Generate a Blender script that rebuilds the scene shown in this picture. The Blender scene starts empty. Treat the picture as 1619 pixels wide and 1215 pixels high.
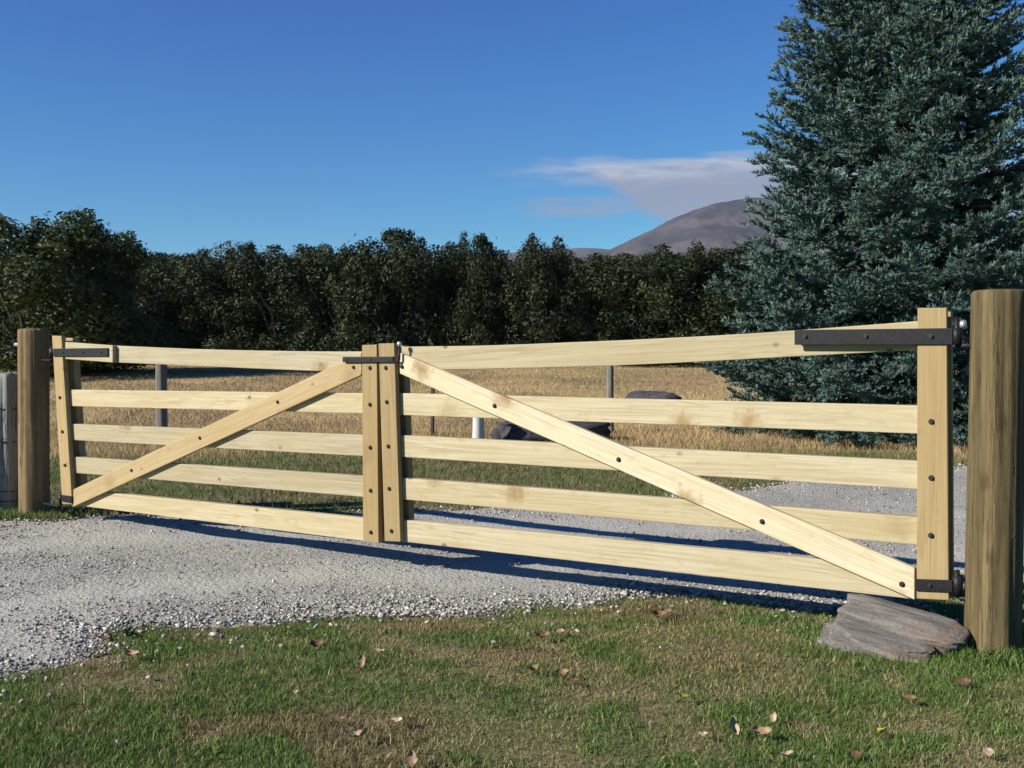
import bpy, bmesh, math, random
import numpy as np
from mathutils import Vector, Matrix

R = math.radians
random.seed(7)
rng = np.random.default_rng(7)
scene = bpy.context.scene
col = scene.collection

# ------------------------------------------------------------------ camera
F, CX, CY, HOR = 1700.0, 809.5, 607.5, 566.0      # focal length and centre in photo pixels
PITCH = math.atan((CY - HOR) / F)
CAM = Vector((0, 0, 1.06))
cd = bpy.data.cameras.new('camera')
cd.sensor_fit = 'HORIZONTAL'; cd.sensor_width = 36.0
cd.lens = 36.0 * F / 1619.0
cd.clip_start = 0.05; cd.clip_end = 20000
cam = bpy.data.objects.new('camera', cd); col.objects.link(cam)
cam.location = CAM; cam.rotation_euler = (R(90) - PITCH, 0, 0)
scene.camera = cam

# ------------------------------------------------------------------ light
SUN_EL, SUN_AZ = R(28), R(204)                  # azimuth counter-clockwise from +X
sdir = Vector((math.cos(SUN_AZ) * math.cos(SUN_EL), math.sin(SUN_AZ) * math.cos(SUN_EL), math.sin(SUN_EL)))
sd = bpy.data.lights.new('sun', 'SUN'); sd.energy = 5.0; sd.angle = R(0.5); sd.color = (1.0, 0.94, 0.84)
sun = bpy.data.objects.new('sun', sd); col.objects.link(sun)
sun.rotation_euler = sdir.to_track_quat('Z', 'Y').to_euler(); sun.location = (-10, -6, 12)

scene.view_settings.view_transform = 'Standard'
scene.view_settings.look = 'None'
scene.view_settings.exposure = 0.9
scene.view_settings.gamma = 1.0
scene.view_settings.use_curve_mapping = False
scene.cycles.use_denoising = True
scene.cycles.max_bounces = 6
scene.cycles.diffuse_bounces = 3
scene.cycles.transmission_bounces = 3
scene.cycles.volume_bounces = 0
scene.cycles.transparent_max_bounces = 6

world = bpy.data.worlds.new('World'); scene.world = world; world.use_nodes = True
WN, WL = world.node_tree.nodes, world.node_tree.links
WN.clear()


class NX:
    """tiny helper for building shader maths"""
    def __init__(s, tree): s.t = tree

    def node(s, typ, **kw):
        n = s.t.nodes.new(typ)
        for k, v in kw.items(): setattr(n, k, v)
        return n

    def put(s, sock, v):
        if isinstance(v, bpy.types.NodeSocket): s.t.links.new(v, sock)
        else: sock.default_value = v

    def m(s, op, a, b=0.0, c=0.0):
        n = s.node('ShaderNodeMath', operation=op)
        s.put(n.inputs[0], a); s.put(n.inputs[1], b); s.put(n.inputs[2], c)
        return n.outputs[0]

    def ss(s, x, a, b, lo=0.0, hi=1.0):
        n = s.node('ShaderNodeMapRange', interpolation_type='SMOOTHSTEP')
        s.put(n.inputs['Value'], x); n.inputs['From Min'].default_value = a; n.inputs['From Max'].default_value = b
        n.inputs['To Min'].default_value = lo; n.inputs['To Max'].default_value = hi
        return n.outputs[0]

    def mix(s, f, a, b, blend='MIX'):
        n = s.node('ShaderNodeMix', data_type='RGBA', blend_type=blend)
        s.put(n.inputs[0], f)
        for sk, v in ((n.inputs[6], a), (n.inputs[7], b)):
            s.put(sk, v if isinstance(v, bpy.types.NodeSocket) else (*v, 1.0)[:4])
        return n.outputs[2]

    def noise(s, vec, scale, detail=4, rough=0.5, dist=0.0):
        n = s.node('ShaderNodeTexNoise')
        if vec is not None: s.t.links.new(vec, n.inputs['Vector'])
        n.inputs['Scale'].default_value = scale; n.inputs['Detail'].default_value = detail
        n.inputs['Roughness'].default_value = rough; n.inputs['Distortion'].default_value = dist
        return n.outputs['Fac']

    def xyz(s, x, y, z):
        n = s.node('ShaderNodeCombineXYZ')
        for i, v in enumerate((x, y, z)): s.put(n.inputs[i], v)
        return n.outputs[0]

    def sep(s, v):
        n = s.node('ShaderNodeSeparateXYZ'); s.t.links.new(v, n.inputs[0]); return n.outputs

    def scale(s, v, sc, loc=(0, 0, 0)):
        n = s.node('ShaderNodeMapping'); s.t.links.new(v, n.inputs[0])
        n.inputs['Scale'].default_value = sc; n.inputs['Location'].default_value = loc
        return n.outputs[0]


w = NX(world.node_tree)
sky = w.node('ShaderNodeTexSky', sky_type='NISHITA')
sky.sun_disc = False; sky.sun_elevation = SUN_EL; sky.sun_rotation = R(90) - SUN_AZ + 2 * math.pi
sky.altitude = 300; sky.air_density = 1.0; sky.dust_density = 0.3; sky.ozone_density = 2.2
SKY_STR = 0.07
tc = w.node('ShaderNodeTexCoord')
dx, dy, dz = w.sep(tc.outputs['Generated'])[:3]
ys = w.m('MAXIMUM', dy, 0.05)
u = w.m('DIVIDE', dx, ys); v = w.m('DIVIDE', dz, ys)
# a low bank of cloud over the hill, in sky directions
n1 = w.noise(w.xyz(w.m('MULTIPLY', u, 8.0), w.m('MULTIPLY', v, 60.0), 0.0), 1.0, 5, 0.55, 0.4)
n2 = w.noise(w.xyz(w.m('MULTIPLY', u, 26.0), w.m('MULTIPLY', v, 130.0), 3.0), 1.0, 5, 0.6, 0.5)
nn = w.m('ADD', w.m('MULTIPLY', w.m('SUBTRACT', n1, 0.5), 0.042), w.m('MULTIPLY', w.m('SUBTRACT', n2, 0.5), 0.020))
vp = w.m('ADD', v, nn)
top = w.ss(u, 0.0, 0.20, 0.180, 0.190)
bot = w.ss(u, 0.05, 0.17, 0.166, 0.112)
body = w.m('MULTIPLY', w.ss(w.m('SUBTRACT', top, vp), -0.003, 0.011), w.ss(w.m('SUBTRACT', vp, bot), -0.008, 0.018))
body = w.m('MULTIPLY', body, w.ss(u, -0.035, 0.06))
body = w.m('MULTIPLY', body, w.ss(u, 0.42, 0.75, 1.0, 0.0))
st = w.m('ABSOLUTE', w.m('SUBTRACT', vp, 0.141))
streak = w.m('MULTIPLY', w.ss(st, 0.001, 0.009, 1.0, 0.0), w.m('MULTIPLY', w.ss(u, -0.01, 0.05), w.ss(u, 0.12, 0.2, 1.0, 0.0)))
mask = w.m('MAXIMUM', w.m('MULTIPLY', body, 0.92), w.m('MULTIPLY', streak, 0.55))
mask = w.m('MULTIPLY', mask, w.ss(dy, 0.1, 0.2))
mask = w.m('MULTIPLY', mask, w.ss(n2, 0.22, 0.52, 0.62, 1.0))
lit = w.m('MULTIPLY', w.ss(w.m('SUBTRACT', top, vp), 0.0, 0.034, 1.0, 0.0), w.ss(n2, 0.3, 0.65, 0.45, 1.0))
k = 0.54 / SKY_STR
ccol = w.mix(lit, (0.275 * k, 0.30 * k, 0.41 * k), (0.52 * k, 0.56 * k, 0.67 * k))
sc_ = w.node('ShaderNodeSeparateColor'); WL.new(sky.outputs[0], sc_.inputs[0])
cc_ = w.node('ShaderNodeCombineColor')             # a deeper, more even blue, the same over the whole sky
for i_, (gain, pw_) in enumerate(((0.080, 1.52), (0.300, 1.43), (1.10, 0.87))):
    WL.new(w.m('MULTIPLY', w.m('POWER', sc_.outputs[i_], pw_), gain), cc_.inputs[i_])
skyc = w.mix(mask, cc_.outputs[0], ccol)
bg = w.node('ShaderNodeBackground'); WL.new(skyc, bg.inputs[0]); bg.inputs[1].default_value = SKY_STR
wo = w.node('ShaderNodeOutputWorld'); WL.new(bg.outputs[0], wo.inputs[0])


# ------------------------------------------------------------------ photo pixel -> direction -> point
FWD = Vector((0, math.cos(PITCH), -math.sin(PITCH)))
UP = Vector((0, math.sin(PITCH), math.cos(PITCH)))


def ray(px, py):
    return Vector((1, 0, 0)) * ((px - CX) / F) + FWD + UP * ((CY - py) / F)


def hit(px, py, p0, n):
    d = ray(px, py)
    return CAM + d * ((p0 - CAM).dot(n) / d.dot(n))


def on_level(px, py, z=-0.03):
    return hit(px, py, Vector((0, 0, z)), Vector((0, 0, 1)))


# ------------------------------------------------------------------ noise and mesh helpers
def hash2(ix, iy, seed):
    h = (ix.astype(np.int64) * 374761393 + iy.astype(np.int64) * 668265263 + seed * 1442695041) & 0xFFFFFFFF
    h = ((h ^ (h >> 13)) * 1274126177) & 0xFFFFFFFF
    return ((h ^ (h >> 16)) & 0xFFFF) / 65535.0


def vnoise(x, y, seed=0):
    ix, iy = np.floor(x), np.floor(y)
    fx, fy = x - ix, y - iy
    fx, fy = fx * fx * (3 - 2 * fx), fy * fy * (3 - 2 * fy)
    a, b = hash2(ix, iy, seed), hash2(ix + 1, iy, seed)
    c, d = hash2(ix, iy + 1, seed), hash2(ix + 1, iy + 1, seed)
    return (a * (1 - fx) + b * fx) * (1 - fy) + (c * (1 - fx) + d * fx) * fy


def fbm(x, y, seed=0, oct=4):
    s, a, t = 0, 0.5, 0
    for i in range(oct):
        s = s + a * vnoise(x * 2 ** i, y * 2 ** i, seed + i * 17); t += a; a *= 0.5
    return s / t


def sstep(x, a, b):
    t = np.clip((x - a) / (b - a), 0, 1); return t * t * (3 - 2 * t)


def tri_mesh(name, V, Fc, C=None, smooth=False):
    """V (n,3), Fc (m,3) triangles, C (n,3) colours"""
    me = bpy.data.meshes.new(name)
    V = np.asarray(V, np.float32); Fc = np.asarray(Fc, np.int32)
    me.vertices.add(len(V)); me.vertices.foreach_set('co', V.ravel())
    me.loops.add(Fc.size); me.loops.foreach_set('vertex_index', Fc.ravel())
    me.polygons.add(len(Fc)); me.polygons.foreach_set('loop_start', np.arange(0, Fc.size, 3, dtype=np.int32))
    me.update(calc_edges=True)
    if smooth: me.polygons.foreach_set('use_smooth', np.ones(len(Fc), bool))
    if C is not None:
        a = me.attributes.new('tint', 'FLOAT_COLOR', 'POINT')
        a.data.foreach_set('color', np.column_stack([C, np.ones(len(C))]).astype(np.float32).ravel())
    return me


def grid_faces(nx, ny):
    i, j = np.meshgrid(np.arange(nx - 1), np.arange(ny - 1), indexing='ij')
    a = (i * ny + j).ravel(); b = a + ny
    return np.vstack([np.column_stack([a, b, b + 1]), np.column_stack([a, b + 1, a + 1])])


def link(name, me, mat=None, parent=None, pw=None, world=None):
    o = bpy.data.objects.new(name, me); col.objects.link(o)
    if me is not None and mat is not None and not me.materials: me.materials.append(mat)
    if parent is not None:
        o.parent = parent
        if pw is not None: o.matrix_parent_inverse = pw.inverted()
    if world is not None: o.matrix_basis = world
    return o


def thing(name, label, cat, loc, group=None):
    o = bpy.data.objects.new(name, None); col.objects.link(o)
    o.empty_display_size = 0.2
    o.location = loc; o['label'] = label; o['category'] = cat
    if group: o['group'] = group
    return o


def tag(o, label, cat, group=None):
    o['label'] = label; o['category'] = cat
    if group: o['group'] = group
    return o


# ------------------------------------------------------------------ materials
def mat(name):
    m = bpy.data.materials.new(name); m.use_nodes = True
    nx = NX(m.node_tree); b = m.node_tree.nodes['Principled BSDF']
    return m, nx, b


def bump(nx, b, h, strength, dist=0.01):
    n = nx.node('ShaderNodeBump'); n.inputs['Strength'].default_value = strength
    n.inputs['Distance'].default_value = dist
    nx.put(n.inputs['Height'], h); nx.t.links.new(n.outputs[0], b.inputs['Normal'])


def pine(name, base, dark, knotty=1.0):
    m, nx, b = mat(name)
    co = nx.node('ShaderNodeTexCoord').outputs['Object']
    rnd = nx.node('ShaderNodeObjectInfo').outputs['Random']
    x, y, z = nx.sep(co)[:3]
    off = nx.m('MULTIPLY', rnd, 57.0)
    # knots: soft smears across the board, a few with a dark core
    wob = nx.noise(nx.xyz(nx.m('MULTIPLY', nx.m('ADD', x, off), 26.0), off, nx.m('MULTIPLY', z, 16.0)), 1.0, 4, 0.6)
    wob = nx.m('SUBTRACT', wob, 0.5)

    def feature(sx, sz, o2):
        vo = nx.node('ShaderNodeTexVoronoi', voronoi_dimensions='2D'); vo.inputs['Scale'].default_value = 1.0
        nx.t.links.new(nx.xyz(nx.m('MULTIPLY', nx.m('ADD', nx.m('ADD', x, off), o2), sx), nx.m('ADD', nx.m('MULTIPLY', z, sz), nx.m('ADD', nx.m('MULTIPLY', off, 3.713), o2)), 0.0), vo.inputs['Vector'])
        return vo.outputs['Distance'], nx.sep(vo.outputs['Color'])[0]

    d1, c1 = feature(2.1, 2.4, 0.0)
    d1 = nx.m('ADD', d1, nx.m('MULTIPLY', wob, 0.26))
    halo = nx.m('MULTIPLY', nx.ss(d1, 0.0, 0.19, 1.0, 0.0), nx.ss(c1, 0.05, 0.7))
    d2, c2 = feature(2.8, 4.0, 5.3)
    d2 = nx.m('ADD', d2, nx.m('MULTIPLY', wob, 0.05))
    knot = nx.m('MULTIPLY', nx.m('MULTIPLY', nx.ss(d2, 0.015, 0.062, 1.0, 0.0), nx.ss(c2, 0.3, 0.6)), knotty)
    zz = nx.m('ADD', z, nx.m('MULTIPLY', halo, 0.03))
    g1 = nx.noise(nx.xyz(nx.m('MULTIPLY', nx.m('ADD', x, off), 1.3), nx.m('ADD', nx.m('MULTIPLY', y, 30.0), off), nx.m('MULTIPLY', zz, 75.0)), 1.0, 5, 0.6, 0.6)
    g2 = nx.noise(nx.xyz(nx.m('MULTIPLY', nx.m('ADD', x, off), 0.7), nx.m('ADD', nx.m('MULTIPLY', y, 9.0), off), nx.m('MULTIPLY', zz, 16.0)), 1.0, 3, 0.5, 1.2)
    ringw = nx.m('SINE', nx.m('MULTIPLY', g2, 46.0))
    grain = nx.m('ADD', nx.m('MULTIPLY', nx.ss(g1, 0.35, 0.72), 0.7), nx.m('MULTIPLY', nx.ss(ringw, 0.1, 1.0), 0.5))
    big = nx.noise(nx.xyz(nx.m('MULTIPLY', nx.m('ADD', x, off), 2.2), off, nx.m('MULTIPLY', z, 5.0)), 1.0, 3)
    c = nx.mix(grain, base, dark)
    c = nx.mix(nx.ss(big, 0.42, 0.75, 0.0, 0.55), c, (base[0] * 0.88, base[1] * 0.83, base[2] * 0.70))
    c = nx.mix(nx.m('MULTIPLY', halo, 0.95 * knotty), c, (0.225, 0.145, 0.062))
    c = nx.mix(nx.m('MULTIPLY', knot, 0.8), c, (0.11, 0.055, 0.02))
    tone = nx.m('ADD', 0.82, nx.m('MULTIPLY', rnd, 0.25))
    warm = nx.m('FRACT', nx.m('MULTIPLY', rnd, 7.3))
    c = nx.mix(1.0, c, nx.xyz(tone, nx.m('MULTIPLY', tone, nx.m('SUBTRACT', 1.0, nx.m('MULTIPLY', warm, 0.035))), nx.m('MULTIPLY', tone, nx.m('SUBTRACT', 1.0, nx.m('MULTIPLY', warm, 0.14)))), 'MULTIPLY')
    dirt = nx.noise(nx.xyz(nx.m('MULTIPLY', nx.m('ADD', x, off), 14.0), off, nx.m('MULTIPLY', z, 22.0)), 1.0, 6, 0.7)
    c = nx.mix(nx.ss(dirt, 0.52, 0.80, 0.0, 0.5), c, (base[0] * 0.55, base[1] * 0.50, base[2] * 0.42))
    nx.t.links.new(c, b.inputs['Base Color'])
    b.inputs['Roughness'].default_value = 0.72; b.inputs['Specular IOR Level'].default_value = 0.25
    bump(nx, b, nx.m('ADD', g1, nx.m('MULTIPLY', knot, -0.6)), 0.25, 0.004)
    return m


M_RAIL = pine('pale_pine', (0.375, 0.328, 0.228), (0.285, 0.232, 0.143))
M_BRACE = pine('white_pine', (0.50, 0.452, 0.355), (0.395, 0.335, 0.235))
M_BRACE2 = pine('yellow_pine', (0.3844, 0.2976, 0.1674), (0.31, 0.2232, 0.1054), 0.6)
M_STILE = pine('tan_pine', (0.3036, 0.2277, 0.1188), (0.2376, 0.165, 0.0759), 0.6)


def post_mat(name, c1, c2, c3, crack=0.5):
    m, nx, b = mat(name)
    co = nx.node('ShaderNodeTexCoord').outputs['Object']
    g = nx.noise(nx.scale(co, (38, 38, 1.1)), 1.0, 6, 0.62, 0.4)
    blot = nx.noise(nx.scale(co, (9, 9, 2.6)), 1.0, 5, 0.65, 0.6)
    fine = nx.noise(nx.scale(co, (120, 120, 9)), 1.0, 3)
    cr = nx.noise(nx.scale(co, (22, 22, 0.7)), 1.0, 5, 0.7, 0.9)
    crk = nx.m('MULTIPLY', nx.ss(nx.m('ABSOLUTE', nx.m('SUBTRACT', cr, 0.5)), 0.0, 0.022, 1.0, 0.0), crack)
    c = nx.mix(nx.ss(g, 0.32, 0.68), c1, c2)
    c = nx.mix(nx.ss(blot, 0.42, 0.7), c, c3)
    c = nx.mix(nx.m('MULTIPLY', nx.ss(fine, 0.5, 0.75), 0.35), c, tuple(q * 0.55 for q in c1))
    kn = nx.node('ShaderNodeTexVoronoi'); nx.t.links.new(nx.scale(co, (7, 7, 4.2)), kn.inputs['Vector']); kn.inputs['Scale'].default_value = 1.0
    c = nx.mix(nx.ss(nx.m('ADD', kn.outputs['Distance'], nx.m('MULTIPLY', nx.m('SUBTRACT', g, 0.5), 0.15)), 0.06, 0.20, 0.5, 0.0), c, tuple(q * 0.5 for q in c1))
    c = nx.mix(nx.m('MULTIPLY', crk, 0.8), c, tuple(q * 0.25 for q in c1))
    nx.t.links.new(c, b.inputs['Base Color'])
    b.inputs['Roughness'].default_value = 0.88; b.inputs['Specular IOR Level'].default_value = 0.2
    bump(nx, b, nx.m('ADD', nx.m('ADD', g, nx.m('MULTIPLY', fine, 0.4)), nx.m('MULTIPLY', crk, -1.5)), 0.55, 0.006)
    return m


M_POST = post_mat('treated_post', (0.062, 0.045, 0.022), (0.150, 0.108, 0.052), (0.088, 0.070, 0.034), 0.5)
M_POST2 = post_mat('treated_post_grey', (0.1275, 0.08625, 0.04125), (0.2025, 0.1425, 0.075), (0.1425, 0.0975, 0.0525), 0.4)
M_OLD = post_mat('weathered_grey_wood', (0.156, 0.156, 0.144), (0.252, 0.252, 0.234), (0.198, 0.204, 0.186), 1.0)
M_FPOST = post_mat('fence_post_wood', (0.119, 0.1085, 0.098), (0.189, 0.175, 0.161), (0.14, 0.133, 0.119), 0.6)


def plain(name, c, rough=0.6, metal=0.0, var=0.15, sc=30.0, spec=0.3):
    m, nx, b = mat(name)
    co = nx.node('ShaderNodeTexCoord').outputs['Object']
    n = nx.noise(co, sc, 4, 0.6)
    cc = nx.mix(nx.ss(n, 0.3, 0.7), tuple(q * (1 - var) for q in c), tuple(q * (1 + var) for q in c))
    nx.t.links.new(cc, b.inputs['Base Color'])
    b.inputs['Roughness'].default_value = rough; b.inputs['Metallic'].default_value = metal
    b.inputs['Specular IOR Level'].default_value = spec
    bump(nx, b, n, 0.15, 0.003)
    return m


M_IRON = plain('black_painted_steel', (0.010, 0.0095, 0.012), 0.5, 0.0, 0.3, 60, 0.2)
M_BOLT = plain('dark_bolt_steel', (0.03, 0.026, 0.022), 0.5, 0.4, 0.3, 80)
M_GALV = plain('galvanised_steel', (0.45, 0.45, 0.46), 0.45, 0.7, 0.15, 60)
M_WHITE = plain('white_paint', (0.481, 0.4745, 0.442), 0.7, 0.0, 0.1, 25)


def tint_mat(name, rough=0.75, spec=0.2, trans=0.0, noise_amp=0.0):
    m, nx, b = mat(name)
    a = nx.node('ShaderNodeAttribute', attribute_name='tint')
    c = a.outputs['Color']
    nx.t.links.new(c, b.inputs['Base Color'])
    b.inputs['Roughness'].default_value = rough; b.inputs['Specular IOR Level'].default_value = spec
    if trans > 0:
        t = nx.node('ShaderNodeBsdfTranslucent'); nx.t.links.new(c, t.inputs['Color'])
        mx = nx.node('ShaderNodeMixShader'); mx.inputs[0].default_value = trans
        nx.t.links.new(b.outputs[0], mx.inputs[1]); nx.t.links.new(t.outputs[0], mx.inputs[2])
        nx.t.links.new(mx.outputs[0], m.node_tree.nodes['Material Output'].inputs['Surface'])
    return m


M_GRASS = tint_mat('grass_blades', 0.7, 0.2, 0.3)
M_LEAF = tint_mat('shrub_leaves', 0.6, 0.25, 0.22)
M_NEEDLE = tint_mat('spruce_needles', 0.6, 0.25, 0.1)
M_STONES = tint_mat('gravel_stones', 0.9, 0.15)
M_BARK = post_mat('bark', (0.049, 0.0385, 0.0315), (0.091, 0.07, 0.0595), (0.063, 0.0525, 0.042), 0.6)

# ------------------------------------------------------------------ the lie of the land
near_px = [(-900, 1500), (-400, 1330), (-150, 1190), (0, 1096), (74, 1074), (148, 1052), (165, 1014), (222, 1007), (333, 1003),
           (445, 990), (519, 978), (648, 977), (759, 972), (834, 961), (945, 957), (982, 946), (1056, 941), (1100, 943),
           (1200, 952), (1280, 962), (1400, 958), (1530, 925), (1750, 912), (2300, 880)]
far_px = [(2300, 700), (1750, 727), (1520, 738), (1350, 750), (1200, 764), (1060, 780), (900, 793), (733, 803), (640, 811),
          (575, 815), (400, 822), (215, 826), (140, 829), (60, 834), (0, 838), (-400, 862), (-1200, 900)]
DRIVE = np.array([on_level(*p).to_2d()[:] for p in near_px + far_px])


def in_poly(x, y, P):
    c = np.zeros(np.shape(x), bool)
    n = len(P)
    for i in range(n):
        x1, y1 = P[i]; x2, y2 = P[i - 1]
        if y1 == y2: continue
        t = ((y1 > y) != (y2 > y)) & (x < (x2 - x1) * (y - y1) / (y2 - y1) + x1)
        c ^= t
    return c


def edge_dist(x, y, P):
    d = np.full(np.shape(x), 1e9)
    n = len(P)
    for i in range(n):
        a, b = P[i - 1], P[i]; e = b - a; L = (e * e).sum()
        if L < 1e-9: continue
        t = np.clip(((x - a[0]) * e[0] + (y - a[1]) * e[1]) / L, 0, 1)
        d = np.minimum(d, np.hypot(x - a[0] - t * e[0], y - a[1] - t * e[1]))
    return d


NEAR = np.array([on_level(*p).to_2d()[:] for p in near_px])


def track_mask(x, y):
    d = np.full(np.shape(x), 1e9)
    for a, b in zip(NEAR[:-1], NEAR[1:]):
        e = b - a; t = np.clip(((x - a[0]) * e[0] + (y - a[1]) * e[1]) / (e * e).sum(), 0, 1)
        d = np.minimum(d, np.hypot(x - a[0] - t * e[0], y - a[1] - t * e[1]))
    d = d + (fbm(x * 0.9, y * 0.9, 61, 3) - 0.5) * 0.5
    return np.maximum(np.exp(-((d - 0.72) / 0.26) ** 2), np.exp(-((d - 2.1) / 0.34) ** 2))


def drive_sd(x, y):
    """signed distance, positive inside the gravel drive, with a ragged edge"""
    d = edge_dist(x, y, DRIVE) * np.where(in_poly(x, y, DRIVE), 1, -1)
    return d + (fbm(x * 3.1, y * 3.1, 5, 4) - 0.5) * 0.26 + (fbm(x * 14, y * 14, 6, 3) - 0.5) * 0.10


def zg(x, y):
    x = np.asarray(x, float); y = np.asarray(y, float)
    z = 0.052 * np.where(y > 13, (np.minimum(y, 34) - 13), 0) * sstep(y, 12, 17)
    z = z - 0.03 - 0.02 * np.clip(x + 0.4, -3.5, 1.4) * sstep(-y, -12, -8)
    z = z + 0.02 * sstep(-(edge_dist(x, y, DRIVE) * np.where(in_poly(x, y, DRIVE), 1, -1)), -0.1, 0.5) * sstep(5.2 - y, -0.6, 0.4)
    z = z + (fbm(x * 1.1, y * 1.1, 3, 3) - 0.5) * 0.03 + (fbm(x * 0.25, y * 0.25, 9, 2) - 0.5) * 0.12 * sstep(y, 9, 22)
    return z


def zg1(x, y): return float(zg(np.array([x]), np.array([y]))[0])


def ax(lo, hi, step, far_lo, far_hi, grow=1.25):
    a = list(np.arange(lo, hi + 1e-6, step))
    s = step; p = hi
    while p < far_hi: s *= grow; p += s; a.append(min(p, far_hi))
    s = step; p = lo; b = []
    while p > far_lo: s *= grow; p -= s; b.append(max(p, far_lo))
    return np.array(b[::-1] + a)


gx, gy = ax(-7, 9, 0.12, -2900, 2900), ax(1, 20, 0.12, -60, 2950)
X, Y = np.meshgrid(gx, gy, indexing='ij')
Z = zg(X, Y)
Z = Z - 0.06 * sstep(drive_sd(X, Y), 0.06, 0.22) * ((X > -9.3) & (X < 11.3) & (Y > 2.3) & (Y < 13.3))   # dug out under the gravel
me = tri_mesh('ground', np.column_stack([X.ravel(), Y.ravel(), Z.ravel()]), grid_faces(len(gx), len(gy)), smooth=True)
m, nx, b = mat('turf_and_field')
pos = nx.node('ShaderNodeNewGeometry').outputs['Position']
px_, py_, pz_ = nx.sep(pos)[:3]
n1 = nx.noise(pos, 1.7, 5, 0.6); n2 = nx.noise(pos, 38.0, 4, 0.65); n3 = nx.noise(pos, 0.35, 3)
lawn = nx.mix(nx.ss(n1, 0.4, 0.62), (0.11, 0.115, 0.045), (0.19, 0.155, 0.085))
lawn = nx.mix(nx.ss(n2, 0.4, 0.75), lawn, (0.055, 0.055, 0.024))
dry = nx.mix(nx.ss(n1, 0.3, 0.7), (0.38, 0.27, 0.13), (0.28, 0.20, 0.11))
dry = nx.mix(nx.m('MULTIPLY', nx.ss(n2, 0.5, 0.8), 0.5), dry, (0.20, 0.145, 0.075))
f = nx.ss(nx.m('ADD', py_, nx.m('MULTIPLY', nx.m('SUBTRACT', n3, 0.5), 5.0)), 11.5, 14.0)
nx.t.links.new(nx.mix(f, lawn, dry), b.inputs['Base Color'])
b.inputs['Roughness'].default_value = 0.95; b.inputs['Specular IOR Level'].default_value = 0.1
bump(nx, b, n2, 0.6, 0.02)
g = link('ground', me, m); g['kind'] = 'structure'

# gravel drive: its own sheet a few millimetres above
st = 0.06
dxs, dys = np.arange(-9.5, 11.5, st), np.arange(2.2, 13.5, st)
X, Y = np.meshgrid(dxs, dys, indexing='ij')
SD = drive_sd(X, Y)
Z = zg(X, Y) - 0.035 + 0.047 * sstep(SD, -0.13, 0.14) + (fbm(X * 9, Y * 9, 21, 3) - 0.5) * 0.014
TM = track_mask(X, Y)
Z = Z - 0.010 * TM
Fc = grid_faces(len(dxs), len(dys))
keep = (SD.ravel()[Fc] > -0.13).all(axis=1); Fc = Fc[keep]
used = np.unique(Fc); remap = np.full(X.size, -1); remap[used] = np.arange(len(used))
me = tri_mesh('gravel_drive', np.column_stack([X.ravel(), Y.ravel(), Z.ravel()])[used], remap[Fc], np.repeat(TM.ravel()[used][:, None], 3, 1), smooth=True)
m, nx, b = mat('gravel')
tm = nx.node('ShaderNodeAttribute', attribute_name='tint').outputs['Fac']
pos = nx.node('ShaderNodeNewGeometry').outputs['Position']
vo = nx.node('ShaderNodeTexVoronoi'); vo.inputs['Scale'].default_value = 95; nx.t.links.new(pos, vo.inputs['Vector'])
vo2 = nx.node('ShaderNodeTexVoronoi'); vo2.inputs['Scale'].default_value = 42; nx.t.links.new(pos, vo2.inputs['Vector'])
pr = nx.sep(vo.outputs['Color'])[0]; pr2 = nx.sep(vo2.outputs['Color'])[1]
big = nx.noise(pos, 0.9, 4, 0.6)
c = nx.mix(pr, (0.155, 0.148, 0.130), (0.385, 0.368, 0.324))
c = nx.mix(nx.m('MULTIPLY', pr2, 0.4), c, (0.15, 0.142, 0.125))
c = nx.mix(nx.m('MULTIPLY', nx.ss(big, 0.42, 0.66), 0.5), c, (0.35, 0.336, 0.29))
c = nx.mix(nx.m('MULTIPLY', tm, 0.6), c, (0.375, 0.36, 0.314))
nx.t.links.new(c, b.inputs['Base Color']); b.inputs['Roughness'].default_value = 0.95
b.inputs['Specular IOR Level'].default_value = 0.15
hgt = nx.m('ADD', nx.m('MULTIPLY', vo.outputs['Distance'], -0.6), nx.m('MULTIPLY', vo2.outputs['Distance'], -0.8))
bump(nx, b, hgt, 0.75, 0.007)
g = link('gravel_drive', me, m); g['kind'] = 'structure'

# far hills
def hill(name, prof, dist, depth, seed, rough, mt):
    pxs = np.array([p[0] for p in prof], float); pys = np.array([p[1] for p in prof], float)
    xs = np.linspace((pxs[0] - CX) / F * dist, (pxs[-1] - CX) / F * dist, 380)
    ys_ = np.linspace(dist - depth, dist + depth, 100)
    hx = np.interp(xs / dist * F + CX, pxs, (HOR - pys) / F * dist + CAM.z)
    kk = np.ones(13) / 13; hx = np.convolve(np.pad(hx, 6, mode='edge'), kk, 'valid')
    X, Y = np.meshgrid(xs, ys_, indexing='ij')
    t = np.clip(1 - np.abs(Y - dist) / depth, 0, 1); t = t ** 0.8
    n = fbm(X / 130, Y / 130, seed, 5) - 0.5
    n = n + 0.35 * (fbm(X / 28, Y / 28, seed + 9, 4) - 0.5)
    r = 1 - np.abs(fbm(X / 150 + 7 + Y / 900, Y / 620, seed + 3, 5) - 0.5) * 2
    Z = hx[:, None] * t * (1 + 0.55 * (r - 0.85) * (1 - t) * 2) + n * rough * np.minimum(1, hx[:, None] / 60) * np.minimum(1, t * 3)
    Z = Z + 1.2 - 4 * (t <= 0)
    o = link(name, tri_mesh(name, np.column_stack([X.ravel(), Y.ravel(), Z.ravel()]), grid_faces(len(xs), len(ys_)), smooth=True), mt)
    o['kind'] = 'structure'
    return o


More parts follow.
